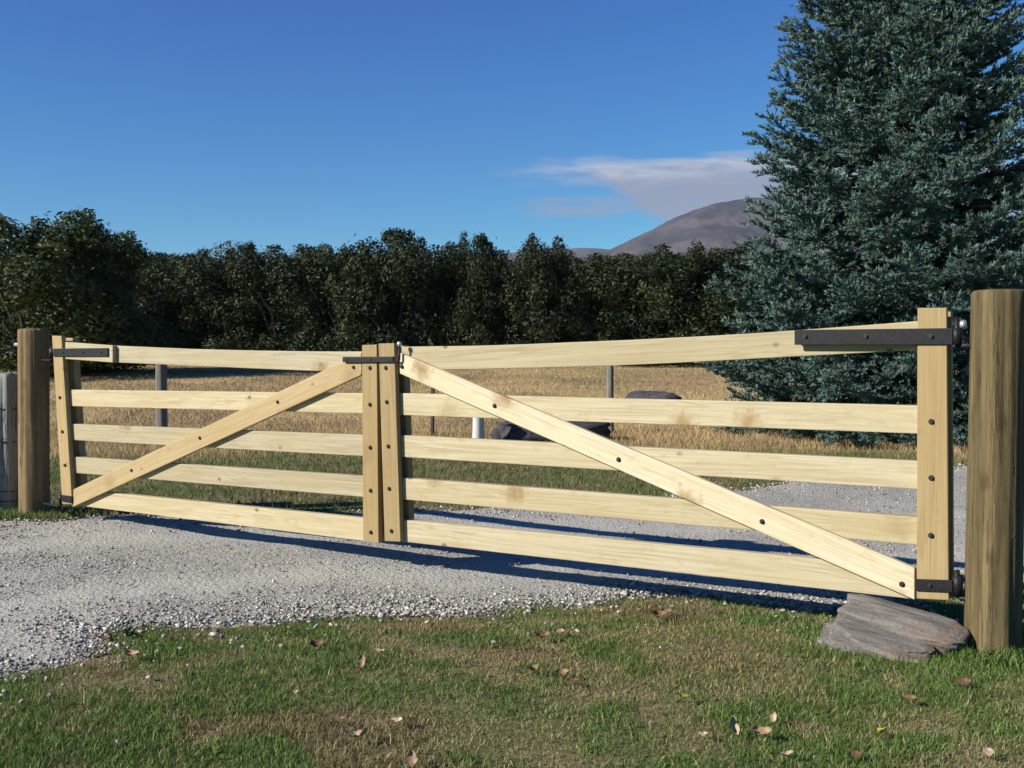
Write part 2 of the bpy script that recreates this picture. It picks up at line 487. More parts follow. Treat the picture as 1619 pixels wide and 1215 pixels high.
m, nx, b = mat('hazy_hill_tussock')
pos = nx.node('ShaderNodeNewGeometry').outputs['Position']
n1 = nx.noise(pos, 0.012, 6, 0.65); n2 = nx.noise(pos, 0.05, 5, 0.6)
c = nx.mix(nx.ss(n1, 0.38, 0.62), (0.020, 0.021, 0.030), (0.068, 0.053, 0.060))  # bluish purple tussock tones, with some distance haze painted into the colour
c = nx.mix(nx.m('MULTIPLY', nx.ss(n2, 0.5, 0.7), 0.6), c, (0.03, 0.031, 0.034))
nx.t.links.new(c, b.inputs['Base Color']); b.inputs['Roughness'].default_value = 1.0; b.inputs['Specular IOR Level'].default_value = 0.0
bump(nx, b, n2, 0.8, 6.0)
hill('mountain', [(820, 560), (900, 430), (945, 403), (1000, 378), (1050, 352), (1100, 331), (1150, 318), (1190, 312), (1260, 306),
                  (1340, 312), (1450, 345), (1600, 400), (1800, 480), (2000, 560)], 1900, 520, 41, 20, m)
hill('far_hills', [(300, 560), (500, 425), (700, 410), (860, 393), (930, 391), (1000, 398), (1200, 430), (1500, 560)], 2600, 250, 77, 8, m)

# ------------------------------------------------------------------ the gates
A = Vector((1.648, 4.06, 0)); B = Vector((-2.92, 6.85, 0))
GU = (A - B).normalized()                      # along the gates, towards the big post
GN = Vector((GU.y, -GU.x, 0))                  # towards the camera side
assert GN.y < 0
ZUP = Vector((0, 0, 1))


def gp(px, py, off=0.0):
    """photo pixel -> (s along the gates, z) on the plane lying 'off' behind the front face"""
    p = hit(px, py, A - GN * off, GN)
    return Vector(((p - A).dot(GU), p.z))


def gw(s, z, off=0.0):
    return A + GU * s + ZUP * z - GN * off


def board(name, parent, top, bot, off, thick, mt, bev=0.004, pw=None, nrm=None):
    """a sawn board: top and bottom edges are lists of (s, z) from left to right; local X runs along the board"""
    n = len(top)
    t0, t1 = Vector(top[0]), Vector(top[-1]); b0, b1 = Vector(bot[0]), Vector(bot[-1])
    c = (t0 + t1 + b0 + b1) / 4
    a_l = (t1 + b1 - t0 - b0); h_l = (t0 + t1 - b0 - b1)
    vertical = h_l.length > a_l.length
    axd = (h_l if vertical else a_l).normalized()
    perp = Vector((-axd.y, axd.x))
    X3 = GU * axd.x + ZUP * axd.y
    Z3 = GU * perp.x + ZUP * perp.y
    Y3 = Z3.cross(X3)
    org = gw(c.x, c.y, off + thick / 2)
    mw = Matrix(((X3.x, Y3.x, Z3.x, org.x), (X3.y, Y3.y, Z3.y, org.y), (X3.z, Y3.z, Z3.z, org.z), (0, 0, 0, 1)))
    bm = bmesh.new(); vs = []
    inv = mw.inverted()
    for o_ in (off, off + thick):
        vs.append(([bm.verts.new(inv @ gw(p[0], p[1], o_)) for p in top], [bm.verts.new(inv @ gw(p[0], p[1], o_)) for p in bot]))
    (ft, fb), (bt, bb) = vs
    for i in range(n - 1):
        bm.faces.new((ft[i], fb[i], fb[i + 1], ft[i + 1])); bm.faces.new((bt[i + 1], bb[i + 1], bb[i], bt[i]))
        bm.faces.new((bt[i], ft[i], ft[i + 1], bt[i + 1])); bm.faces.new((fb[i], bb[i], bb[i + 1], fb[i + 1]))
    bm.faces.new((ft[0], bt[0], bb[0], fb[0])); bm.faces.new((ft[-1], fb[-1], bb[-1], bt[-1]))
    bmesh.ops.recalc_face_normals(bm, faces=bm.faces)
    if bev:
        ed = [e for e in bm.edges if e.calc_face_angle(0) > 0.6]
        bmesh.ops.bevel(bm, geom=ed, offset=bev, segments=2, affect='EDGES', profile=0.6)
    me = bpy.data.meshes.new(name); bm.to_mesh(me); bm.free()
    return link(name, me, mt, parent, pw, mw), mw


def bolt_mesh():
    bm = bmesh.new()
    bmesh.ops.create_cone(bm, cap_ends=True, segments=12, radius1=0.0135, radius2=0.0135, depth=0.003)
    r = bmesh.ops.create_cone(bm, cap_ends=True, segments=6, radius1=0.0105, radius2=0.009, depth=0.009)
    bmesh.ops.translate(bm, verts=r['verts'], vec=(0, 0, 0.005))
    me = bpy.data.meshes.new('bolt'); bm.to_mesh(me); bm.free(); me.materials.append(M_BOLT)
    return me


BOLT = bolt_mesh()
BQ = GN.to_track_quat('Z', 'Y').to_matrix().to_4x4()


def bolt(parent, pw, px, py, off=0.0, sc=1.0):
    s, z = gp(px, py, off)
    o = link('bolt', BOLT, None, parent, pw, Matrix.Translation(gw(s, z, off - 0.0012)) @ BQ @ Matrix.Scale(sc * 0.82, 4))
    return o


def seg(p0, p1, ext0=0.0, ext1=0.0):
    """extend a straight edge (two (s,z)) beyond its ends"""
    d = (p1 - p0).normalized(); return [p0 - d * ext0, p1 + d * ext1]


TH, FR = 0.045, 0.034                         # rail thickness; how far stiles and braces stand in front of the rails


def rail(parent, pw, l, r, ext0, ext1, mt=M_RAIL):
    """l, r = (x, ytop, ybottom) in the photo"""
    t = seg(gp(l[0], l[1], FR), gp(r[0], r[1], FR), ext0, ext1)
    b_ = seg(gp(l[0], l[2], FR), gp(r[0], r[2], FR), ext0, ext1)
    return board('rail', parent, t, b_, FR, TH - 0.001, mt, pw=pw)


def stile(parent, pw, tl, tr, bl, br, bolts=(), rear=True):
    P = [gp(*q) for q in (tl, tr, bl, br)]
    o, mw = board('stile', parent, [P[0], P[1]], [P[2], P[3]], 0.0, FR - 0.001, M_STILE, pw=pw)
    for q in bolts: bolt(o, mw, *q)
    if rear:
        board('stile', parent, [P[0] + Vector((0.003, -0.012)), P[1] + Vector((0.003, -0.012))], [P[2], P[3]], FR + TH, TH, M_STILE, pw=pw)
    return o, mw


def bar(name, parent, pw, pts, off, thick, mt, bev=0.0015):
    P = [gp(q[0], q[1], off) for q in pts]      # tl, tr, bl, br
    return board(name, parent, [P[0], P[1]], [P[2], P[3]], off, thick, mt, bev, pw=pw)


def rod(name, parent, pw, pts, rad, mt, seg_n=8):
    """round bar through world points"""
    V, Fc = [], []
    pts = [Vector(p) for p in pts]
    for i, p in enumerate(pts):
        d = (pts[min(i + 1, len(pts) - 1)] - pts[max(i - 1, 0)]).normalized()
        a = d.orthogonal().normalized(); b_ = d.cross(a)
        for k_ in range(seg_n):
            t = 2 * math.pi * k_ / seg_n
            V.append(p + (a * math.cos(t) + b_ * math.sin(t)) * rad)
    for i in range(len(pts) - 1):
        for k_ in range(seg_n):
            a0 = i * seg_n + k_; a1 = i * seg_n + (k_ + 1) % seg_n
            Fc += [(a0, a1, a1 + seg_n), (a0, a1 + seg_n, a0 + seg_n)]
    n0 = len(V); V.append(pts[0]); V.append(pts[-1])
    for k_ in range(seg_n):
        Fc += [(n0, (k_ + 1) % seg_n, k_), (n0 + 1, (len(pts) - 1) * seg_n + k_, (len(pts) - 1) * seg_n + (k_ + 1) % seg_n)]
    c = sum(pts, Vector()) / len(pts)
    me = tri_mesh(name, [v - c for v in V], Fc, smooth=True)
    return link(name, me, mt, parent, pw, Matrix.Translation(c))


# --- leaf hung on the far, smaller-looking post
def base_at(px, py):
    s, z = gp(px, py); p = gw(s, 0, 0.06); p.z = zg1(p.x, p.y); return p


lb = base_at(340, 830)
gl = thing('gate_leaf', 'pine gate leaf with brace rising to the latch, hung beside the weathered grey post', 'gate', lb)
LW = Matrix.Translation(lb)
tt = [(70, 539), (110, 542), (184, 547), (300, 552), (400, 554.5), (500, 556), (573, 556)]
tb = [(70, 566), (110, 568.5), (184, 573.5), (300, 578.5), (400, 583), (500, 587), (573, 589)]
Pt = [gp(q[0], q[1], FR) for q in tt]; Pb = [gp(q[0], q[1], FR) for q in tb]
Pt[0] = gp(86, 540.5, FR); Pb[0] = gp(86, 567, FR)
Pt.append(Pt[-1] + (Pt[-1] - Pt[-2]).normalized() * 0.095); Pb.append(Pb[-1] + (Pb[-1] - Pb[-2]).normalized() * 0.095)
board('rail', gl, Pt, Pb, FR, TH - 0.001, M_RAIL, pw=LW)
rail(gl, LW, (110, 616.5, 642.5), (573, 622, 654), 0.095, 0.095)
rail(gl, LW, (112, 670.5, 696), (573, 688, 721.5), 0.095, 0.095)
rail(gl, LW, (115, 722.5, 748), (573, 753, 786), 0.10, 0.095)
rail(gl, LW, (133, 775.5, 801), (573, 819.5, 855.5), 0.17, 0.095)
stile(gl, LW, (82, 531), (97, 531.5), (98, 797), (114, 798), [(95, 629), (99, 683), (103, 736)])
stile(gl, LW, (572, 546), (595.5, 545), (574, 857), (598.5, 859), [(585, 582), (585, 640), (585.5, 708), (586, 776), (586.5, 842)])
# diagonal brace between the stiles
bu, bd = [gp(116, 774, 0.003), gp(541, 571.5, 0.003)], [gp(115, 802, 0.003), gp(571.5, 593, 0.003)]
dd = (bu[1] - bu[0]).normalized(); bu[1] = bu[0] + dd * ((gp(571, 560, 0.003) - bu[0]).dot(dd)); bu[1].x = gp(571.3, 560, 0.003).x
o, mw = board('brace', gl, bu, bd, 0.003, FR - 0.005, M_BRACE2, pw=LW)
for q in ((208, 744), (316, 693), (439, 636), (559, 581)): bolt(o, mw, *q, 0.003, 0.9)
# packing block and strap hinge at the hung end
Pk = [gp(103, 541, 0.002), gp(178, 546.5, 0.002), gp(103, 568, 0.002), gp(178, 573.5, 0.002)]
board('packing_block', gl, [Pk[0], Pk[1]], [Pk[2], Pk[3]], 0.002, FR - 0.004, M_RAIL, pw=LW)
o, mw = bar('strap_hinge', gl, LW, [(84, 551.5), (170, 550.5), (84, 564), (170, 564)], -0.008, 0.0085, M_IRON)
for x_ in (100, 131, 160): bolt(o, mw, x_, 557.5, -0.008, 0.7)
o, mw = bar('strap_hinge', gl, LW, [(97, 783), (113, 785), (97, 793), (113, 796)], -0.008, 0.0085, M_IRON)
# throw-over latch lying across both meeting stiles
o, mw = bar('latch_bar', gl, LW, [(541.5, 564.5), (621, 564), (541.5, 573), (621, 573)], -0.014, 0.013, M_IRON)
bolt(o, mw, 548, 569, -0.014, 0.6); bolt(o, mw, 585, 568.5, -0.014, 0.6)

# --- leaf hung on the near post
rb = base_at(1040, 930)
gr = thing('gate_leaf', 'pine gate leaf with long black strap hinge, standing over the flat stone', 'gate', rb)
RW = Matrix.Translation(rb)
tt = [(625, 548.5), (750, 547), (830, 544.5), (900, 541.5), (1000, 537.5), (1100, 532.5), (1180, 528), (1258, 522.5), (1360, 515), (1450, 508)]
tb = [(625, 585.5), (750, 584), (840, 582), (900, 580.5), (970, 578.5), (1060, 574.5), (1140, 570.5), (1258, 564), (1360, 558.5), (1450, 553.5)]
Pt = [gp(q[0], q[1], FR) for q in tt]; Pb = [gp(q[0], q[1], FR) for q in tb]
Pt.insert(0, Pt[0] - (Pt[1] - Pt[0]).normalized() * 0.09); Pb.insert(0, Pb[0] - (Pb[1] - Pb[0]).normalized() * 0.09)
Pt.append(Pt[-1] + (Pt[-1] - Pt[-2]).normalized() * 0.10); Pb.append(Pb[-1] + (Pb[-1] - Pb[-2]).normalized() * 0.10)
board('rail', gr, Pt, Pb, FR, TH - 0.001, M_RAIL, pw=RW)
rail(gr, RW, (632, 622, 656.5), (1450, 641.5, 686), 0.10, 0.10)
rail(gr, RW, (635, 688.5, 723), (1450, 729.5, 774), 0.10, 0.10)
rail(gr, RW, (637, 756, 790), (1450, 818, 862), 0.10, 0.10)
rail(gr, RW, (638, 822.5, 857), (1450, 899, 948.5), 0.10, 0.10)
stile(gr, RW, (598.3, 543.5), (623, 543), (608, 856), (633, 857), [(610, 582), (611.5, 636), (614, 706), (615.5, 773), (619, 840)])
so, smw = stile(gr, RW, (1450.5, 487), (1496.5, 487), (1449, 947), (1500, 949.5), [(1472.5, 667), (1472.5, 756), (1472, 847)])
bu = [gp(632, 558, 0.003), gp(1446, 898.5, 0.003)]; bd = [gp(632, 591, 0.003), gp(1446, 949, 0.003)]
o, mw = board('brace', gr, bu, bd, 0.003, FR - 0.005, M_BRACE, pw=RW)
for q in ((782, 642), (978, 727), (1205, 825), (1426, 924)): bolt(o, mw, *q, 0.003)
bar('packing_block', gr, RW, [(1260, 525), (1449, 523), (1260, 543), (1449, 541)], 0.002, FR - 0.003, M_RAIL)
o, mw = bar('strap_hinge', gr, RW, [(1256, 522), (1506, 519), (1256, 545.5), (1506, 545)], -0.009, 0.0095, M_IRON)
for x_ in (1273, 1369, 1472): bolt(o, mw, x_, 532, -0.009, 0.95)
# the eye of the hinge and the lower hinge
def eye(px, py, parent, pw, hh, mt=M_IRON, rad=0.02):
    s, z = gp(px, py); c = gw(s, z, 0.012)
    return rod('hinge_eye', parent, pw, [c - ZUP * hh, c, c + ZUP * hh], rad, mt, 14)


eye(1512, 532, gr, RW, 0.032)
o, mw = bar('strap_hinge', gr, RW, [(1448, 916), (1506, 918), (1448, 934.5), (1506, 937)], -0.009, 0.0095, M_IRON)
bolt(o, mw, 1470, 926, -0.009, 0.8)
eye(1513, 926, gr, RW, 0.035)
eye(80, 558, gl, LW, 0.03)
eye(94, 789, gl, LW, 0.025, rad=0.016)
# hook that receives the latch bar, with its light ball end
s0, z0 = gp(630, 572, -0.02)
hook = [gw(gp(621, 572)[0], z0, -0.006), gw(s0 - 0.004, z0, -0.012), gw(s0, z0 + 0.012, -0.014), gw(s0 + 0.002, gp(631, 546)[1], -0.014)]
h_o = rod('latch_hook', gr, RW, hook, 0.0062, M_IRON)
hw = h_o.matrix_basis.copy()
bm = bmesh.new(); bmesh.ops.create_icosphere(bm, subdivisions=2, radius=0.013)
me = bpy.data.meshes.new('ball_end'); bm.to_mesh(me); bm.free()
for p in me.polygons: p.use_smooth = True
link('ball_end', me, M_GALV, h_o, hw, Matrix.Translation(hook[-1] + ZUP * 0.006))
bolt(gr, RW, 635, 580, 0.0, 0.9)

# ------------------------------------------------------------------ round posts
def post_mesh(name, rad, h, mt, seed, taper=0.03, chamfer=0.015, wob=0.014, nseg=56, crackn=9, sink=0.3, top_tilt=0.0):
    r_ = np.random.default_rng(seed)
    zs = np.concatenate([[-sink], np.linspace(0, h - chamfer, 30), [h - chamfer * 0.4, h]])
    th = np.linspace(0, 2 * np.pi, nseg, endpoint=False)
    V = []
    cr = r_.uniform(0, 2 * np.pi, crackn); cw = r_.uniform(0.05, 0.09, crackn); cd_ = r_.uniform(0.03, 0.10, crackn); c0 = r_.uniform(0.2, 0.7, crackn) * h
    for z in zs:
        rr = rad * (1 - taper * max(z, 0) / h) + wob * (vnoise(np.cos(th) * 2 + 9 + z * 1.2, np.sin(th) * 2 + 4, seed) - 0.5) + wob * 0.5 * (vnoise(np.cos(th) * 7 + z * 0.4, np.sin(th) * 7 + 30, seed + 1) - 0.5)
        for a, wd, dp, zc in zip(cr, cw, cd_, c0):
            dth = np.abs((th - a + np.pi) % (2 * np.pi) - np.pi)
            rr = rr - rad * dp * np.clip(1 - dth / wd, 0, 1) * sstep(np.array(z), zc - 0.1, zc + 0.1)
        bx_, by_ = 0.005 * math.sin(z * 1.9 + seed), 0.005 * math.sin(z * 1.5 + 2 * seed)
        if z >= h: rr = rr - chamfer
        elif z > h - chamfer: rr = rr - chamfer * 0.25
        V += list(zip(rr * np.cos(th) + bx_, rr * np.sin(th) + by_, np.full(nseg, z) + top_tilt * np.cos(th) * (z > h - chamfer * 1.5)))
    n = len(zs); Fc = []
    for i in range(n - 1):
        a = i * nseg + np.arange(nseg); b_ = i * nseg + (np.arange(nseg) + 1) % nseg
        Fc.append(np.column_stack([a, b_, b_ + nseg])); Fc.append(np.column_stack([a, b_ + nseg, a + nseg]))
    top = len(V); V.append((0, 0, h + 0.003))
    a = (n - 1) * nseg + np.arange(nseg); b_ = (n - 1) * nseg + (np.arange(nseg) + 1) % nseg
    Fc.append(np.column_stack([a, b_, np.full(nseg, top)]))
    me = tri_mesh(name, V, np.vstack(Fc), smooth=True); me.materials.append(mt)
    return me


def gate_line(px):
    """ground point on the gate line seen in this photo column"""
    p = hit(px, 700, A - GN * 0.03, GN); return p


# near post
pp = gate_line(1576); zb = zg1(pp.x, pp.y); ztop = hit(1578, 458, Vector((0, pp.y - 0.05, 0)), Vector((0, 1, 0))).z
loc = Vector((pp.x, pp.y, zb))
po = thing('gate_post', 'thick brown round timber gate post beside the flat stone', 'post', loc); PW = Matrix.Translation(loc)
link('shaft', post_mesh('near_shaft', 0.097, ztop - zb, M_POST, 11, 0.02, 0.012), None, po, PW, PW)
for py_p in (526, 926):
    zz = gp(1513, py_p)[1]
    e = Vector((*gw(gp(1512, py_p)[0], 0, 0.012).to_2d(), 0))
    c0 = Vector((e.x, e.y, zz)); q = Vector((pp.x, pp.y, zz))
    rod('gudgeon', po, PW, [c0 + ZUP * 0.055, c0 + ZUP * 0.0 - ZUP * 0.045, c0 - ZUP * 0.05 + (q - c0) * 0.1, Vector((q.x, q.y, zz - 0.05))], 0.011, M_IRON)
d = GU * 1.0
zz = gp(1520, 513)[1]
c0 = gw(gp(1517, 513)[0], zz, 0.02)
rod('gudgeon_nut', po, PW, [c0, c0 + GU * 0.02], 0.017, M_GALV, 6)
rod('gudgeon_end', po, PW, [Vector((pp.x, pp.y, zz)), Vector((pp.x, pp.y, zz)) + GU * 0.135 - GN * -0.02], 0.012, M_GALV)
# far post
pp2 = gate_line(54); zb = zg1(pp2.x, pp2.y); ztop = hit(54, 520, Vector((0, pp2.y - 0.05, 0)), Vector((0, 1, 0))).z
loc = Vector((pp2.x, pp2.y, zb))
po2 = thing('gate_post', 'brown round timber gate post standing beside the weathered grey post', 'post', loc); PW2 = Matrix.Translation(loc)
link('shaft', post_mesh('far_shaft', 0.098, ztop - zb, M_POST2, 23, 0.03, 0.014), None, po2, PW2, PW2)
zz = gp(30, 545)[1]
q = Vector((pp2.x, pp2.y, zz))
rod('gudgeon_end', po2, PW2, [q, q - GU * 0.19 + Vector((0, 0, 0.0))], 0.012, M_GALV)
for py_p, sx in ((558, 80), (789, 94)):
    zz = gp(sx, py_p)[1]; c0 = gw(gp(sx, py_p)[0], zz, 0.012); q = Vector((pp2.x, pp2.y, zz - 0.045))
    rod('gudgeon', po2, PW2, [c0 + ZUP * 0.045, c0 - ZUP * 0.04, c0 - ZUP * 0.045 + (q - c0) * 0.12, q], 0.010, M_IRON)
# old grey post
p3 = on_level(7, 826); zb = zg1(p3.x, p3.y)
ztop = hit(7, 590, Vector((0, p3.y - 0.05, 0)), Vector((0, 1, 0))).z
old = link('old_fence_post', post_mesh('old_fence_post', 0.088, ztop - zb, M_OLD, 31, -0.0, 0.03, 0.022, 64, 9, 0.3, 0.01), None, None, None,
           Matrix.Translation((p3.x, p3.y, zb)) @ Matrix.Rotation(R(1.5), 4, 'Y'))
tag(old, 'cracked weathered grey old post tied with wire', 'post')
for zf, rr in ((0.17, 0.092), (0.10, 0.092), (0.52, 0.091), (0.75, 0.092)):
    ring = [(math.cos(t) * rr, math.sin(t) * rr, zf * (ztop - zb) + 0.006 * math.sin(2 * t)) for t in np.linspace(0, 2 * math.pi, 25)]
    wmesh = rod('tie_wire', None, None, ring, 0.0035, M_BOLT, 6)
    wm = wmesh.matrix_basis.copy(); wmesh.parent = old; wmesh.matrix_basis = wm

# posts of the wire fence across the paddock
def fence_post(px, base_y, top_y, wpx, label, d, mt, group=None):
    x_, y_ = (px - CX) / F * d, d
    zb = zg1(x_, y_)
    zt = CAM.z + (HOR - top_y) / F * d
    o = link('fence_post', post_mesh('fence_post', wpx / 2 / F * d, zt - zb, mt, int(px), 0.02, 0.01, 0.01, 20, 3, 0.3), None, None, None, Matrix.Translation((x_, y_, zb)))
    return tag(o, label, 'post', group)


fence_post(255, 690, 562, 18, 'grey round fence post seen behind the gate leaf hung beside the grey post', 14.0, M_FPOST)
fence_post(965, 690, 562, 12, 'slim grey fence post between the two dark boulders', 14.6, M_FPOST)
fence_post(684, 690, 575, 6.5, 'thin dark stake between the meeting stiles and the white stub', 14.3, M_BARK)

# ------------------------------------------------------------------ stones
def rock(name, dims, seed, mt, amp=0.12, sub=4, strata=0.0, square=0.6):
    bm = bmesh.new(); bmesh.ops.create_icosphere(bm, subdivisions=sub, radius=1.0)
    V = np.array([v.co[:] for v in bm.verts]); Fc = np.array([[v.index for v in f.verts] for f in bm.faces]); bm.free()
    V = np.sign(V) * np.abs(V) ** square                     # squarer than a ball
    n = (fbm(V[:, 0] * 1.6 + seed, V[:, 1] * 1.6 + V[:, 2] * 1.1, seed, 4) - 0.5)
    n2 = (fbm(V[:, 0] * 5 + seed, V[:, 1] * 5 + V[:, 2] * 4, seed + 4, 4) - 0.5)
    V = V * (1 + amp * n[:, None] * 2 + amp * 0.45 * n2[:, None] * 2)
    if strata:
        lay = np.floor(V[:, 2] * 4.5 + n * 0.9 + V[:, 0] * 0.4)
        s_ = 1 + strata * (hash2(lay, lay * 0 + seed, seed) - 0.5)
        V[:, 0] *= s_; V[:, 1] *= s_
    V = V * np.array(dims) / 2
    me = tri_mesh(name, V, Fc, smooth=False); me.materials.append(mt)
    return me


def rock_mat(name, c1, c2, c3, lay=60.0):
    m, nx, b = mat(name)
    co = nx.node('ShaderNodeTexCoord').outputs['Object']
    g = nx.noise(nx.scale(co, (3, 34, lay)), 1.0, 6, 0.65, 0.8); h = nx.noise(co, 9.0, 5, 0.6); f_ = nx.noise(co, 90.0, 4, 0.6)
    c = nx.mix(nx.ss(g, 0.35, 0.65), c1, c2); c = nx.mix(nx.m('MULTIPLY', nx.ss(h, 0.5, 0.68), 0.75), c, c3)
    c = nx.mix(nx.m('MULTIPLY', nx.ss(f_, 0.5, 0.7), 0.4), c, tuple(q * 0.5 for q in c1))
    nx.t.links.new(c, b.inputs['Base Color']); b.inputs['Roughness'].default_value = 0.85; b.inputs['Specular IOR Level'].default_value = 0.25
    bump(nx, b, nx.m('ADD', g, nx.m('MULTIPLY', f_, 0.5)), 0.7, 0.012)
    return m


M_SCHIST = rock_mat('schist', (0.085, 0.080, 0.072), (0.17, 0.155, 0.14), (0.165, 0.115, 0.085), 75.0)
M_DARKROCK = rock_mat('dark_rock', (0.024, 0.023, 0.028), (0.062, 0.057, 0.068), (0.075, 0.07, 0.068), 12.0)
M_TANROCK = rock_mat('tan_rock', (0.30, 0.19, 0.10), (0.40, 0.27, 0.15), (0.24, 0.17, 0.10), 14.0)

# flat stone under the gate: an upper slab resting on a lower layer
p = on_level(1404, 1012, -0.03); zb = zg1(p.x, p.y)
loc = Vector((p.x - 0.025, p.y - 0.06, zb - 0.008))
fs = thing('flat_stone', 'long grey layered stone lying under the gate by the thick post', 'stone', loc); FW = Matrix.Translation(loc)
rot = Matrix.Rotation(R(-31), 4, 'Z')
link('slab', rock('slab', (0.46, 0.18, 0.12), 3, M_SCHIST, 0.10, 5, 0.12, 0.48), None, fs, FW,
     FW @ Matrix.Translation((0.055, 0.01, 0.080)) @ rot @ Matrix.Rotation(R(9), 4, 'Y') @ Matrix.Rotation(R(20), 4, 'X'))
link('lower_layer', rock('lower_layer', (0.40, 0.21, 0.105), 8, M_SCHIST, 0.13, 5, 0.20, 0.6), None, fs, FW,
     FW @ Matrix.Translation((-0.050, -0.065, 0.020)) @ rot @ Matrix.Rotation(R(9), 4, 'Y') @ Matrix.Rotation(R(16), 4, 'X'))


def at_depth(px, d): return ((px - CX) / F * d, d)


x_, y_ = at_depth(868, 13.5); zb = zg1(x_, y_)
o = link('boulder', rock('boulder', (1.45, 0.6, 0.40), 15, M_DARKROCK, 0.30, 4, 0.08, 0.75), None, None, None,
         Matrix.Translation((x_, y_ + 0.2, zb + 0.15)) @ Matrix.Rotation(R(8), 4, 'Z'))
tag(o, 'low dark boulder lying in the grass beside the short white stub', 'boulder')
x_, y_ = at_depth(1034, 16.4); zb = zg1(x_, y_)
o = link('boulder', rock('boulder', (0.90, 0.6, 0.50), 27, M_DARKROCK, 0.24, 4, 0.08, 0.8), None, None, None,
         Matrix.Translation((x_, y_, zb + 0.16)) @ Matrix.Rotation(R(-12), 4, 'Z'))
tag(o, 'rounded dark boulder sitting in the dry field between slim fence post and spruce', 'boulder')
x_, y_ = at_depth(756, 13.2); zb = zg1(x_, y_)
wt = link('marker_stub', post_mesh('marker_stub', 0.075, 0.50, M_WHITE, 61, 0.15, 0.02, 0.02, 20, 2, 0.1), None, None, None, Matrix.Translation((x_, y_, zb)))
tag(wt, 'short white stub at the end of the low dark boulder', 'marker')

# ------------------------------------------------------------------ gravel stones
bm = bmesh.new(); bmesh.ops.create_icosphere(bm, subdivisions=1, radius=1.0)
IV = np.array([v.co[:] for v in bm.verts]); IF = np.array([[v.index for v in f.verts] for f in bm.faces]); bm.free()
oc = np.array([(1, 0, 0), (-1, 0, 0), (0, 1, 0), (0, -1, 0), (0, 0, 1), (0, 0, -1)], float)
OF = np.array([(0, 2, 4), (2, 1, 4), (1, 3, 4), (3, 0, 4), (2, 0, 5), (1, 2, 5), (3, 1, 5), (0, 3, 5)])
bm = bmesh.new(); bmesh.ops.create_icosphere(bm, subdivisions=0 or 1, radius=1.0); bm.free()
ph = (1 + 5 ** 0.5) / 2
ICO = np.array([(-1, ph, 0), (1, ph, 0), (-1, -ph, 0), (1, -ph, 0), (0, -1, ph), (0, 1, ph), (0, -1, -ph), (0, 1, -ph), (ph, 0, -1), (ph, 0, 1), (-ph, 0, -1), (-ph, 0, 1)]) / math.hypot(1, ph)
ICF = np.array([(0, 11, 5), (0, 5, 1), (0, 1, 7), (0, 7, 10), (0, 10, 11), (1, 5, 9), (5, 11, 4), (11, 10, 2), (10, 7, 6), (7, 1, 8), (3, 9, 4), (3, 4, 2), (3, 2, 6), (3, 6, 8), (3, 8, 9), (4, 9, 5), (2, 4, 11), (6, 2, 10), (8, 6, 7), (9, 8, 1)])


def scatter_stones(px, py, size, seed):
    r_ = np.random.default_rng(seed); n = len(px)
    V = ICO[None] * (1 + r_.uniform(-0.52, 0.42, (n, 12, 1)))
    V = V * (size[:, None, None] * np.stack([r_.uniform(0.7, 1.25, n), r_.uniform(0.7, 1.25, n), r_.uniform(0.45, 0.8, n)], 1)[:, None, :])
    a = r_.uniform(0, 2 * np.pi, n); ca, sa = np.cos(a)[:, None], np.sin(a)[:, None]
    x, y = V[..., 0] * ca - V[..., 1] * sa, V[..., 0] * sa + V[..., 1] * ca
    z = V[..., 2] + x * r_.uniform(-0.4, 0.4, (n, 1))
    P = np.stack([x + px[:, None], y + py[:, None], z + (zg(px, py) + 0.012 + size * 0.2)[:, None]], -1)
    Fc = (ICF[None] + (np.arange(n) * 12)[:, None, None]).reshape(-1, 3)
    t = r_.beta(2.0, 2.8, n)
    C = np.stack([0.045 + 0.52 * t, 0.043 + 0.50 * t, 0.039 + 0.452 * t], 1)
    warm = r_.random(n) < 0.18
    C[warm] *= np.array([1.0, 0.9, 0.78])
    C = np.repeat(C, 12, 0)
    return P.reshape(-1, 3), Fc, C


def drive_points(n, x0, x1, y0, y1, prob):
    x, y = rng.uniform(x0, x1, n), rng.uniform(y0, y1, n)
    sd_ = drive_sd(x, y)
    vis = np.abs(x) < y * 0.56 + 0.35
    pr_ = prob(x, y, sd_)
    k_ = (rng.random(n) < pr_) & vis
    return x[k_], y[k_], sd_[k_]


def prob_near(x, y, sd_):
    patch = sstep(fbm(x * 1.3, y * 1.3, 51, 3), 0.42, 0.60)
    edge = sstep(-sd_, -0.45, -0.05)
    p_ = np.clip((0.16 + 0.5 * patch) * (1 - 0.85 * track_mask(x, y)) + 0.6 * edge, 0, 1)
    return np.where(sd_ > 0, p_, 0.24 * np.exp(sd_ / 0.14))


Vs, Fs, Cs = [], [], []; n0 = 0
for (n, box, smin, smax, seed) in ((80000, (-4.2, 2.4, 2.8, 6.2), 0.0032, 0.0098, 1), (26000, (-5.0, 6.2, 6.0, 11.0), 0.006, 0.013, 2)):
    x, y, sd_ = drive_points(n, box[0], box[1], box[2], box[3], prob_near)
    sz = (smin + (smax - smin) * rng.random(len(x)) ** 2.4) * (0.8 + 0.45 * sstep(-sd_, -0.5, 0.0))
    big = rng.random(len(x)) < 0.012; sz[big] *= 1.7
    V, Fc, C = scatter_stones(x, y, sz, seed)
    Vs.append(V); Fs.append(Fc + n0); Cs.append(C); n0 += len(V)
gs = link('gravel', tri_mesh('gravel', np.vstack(Vs), np.vstack(Fs), np.vstack(Cs)), M_STONES)
gs['kind'] = 'stuff'

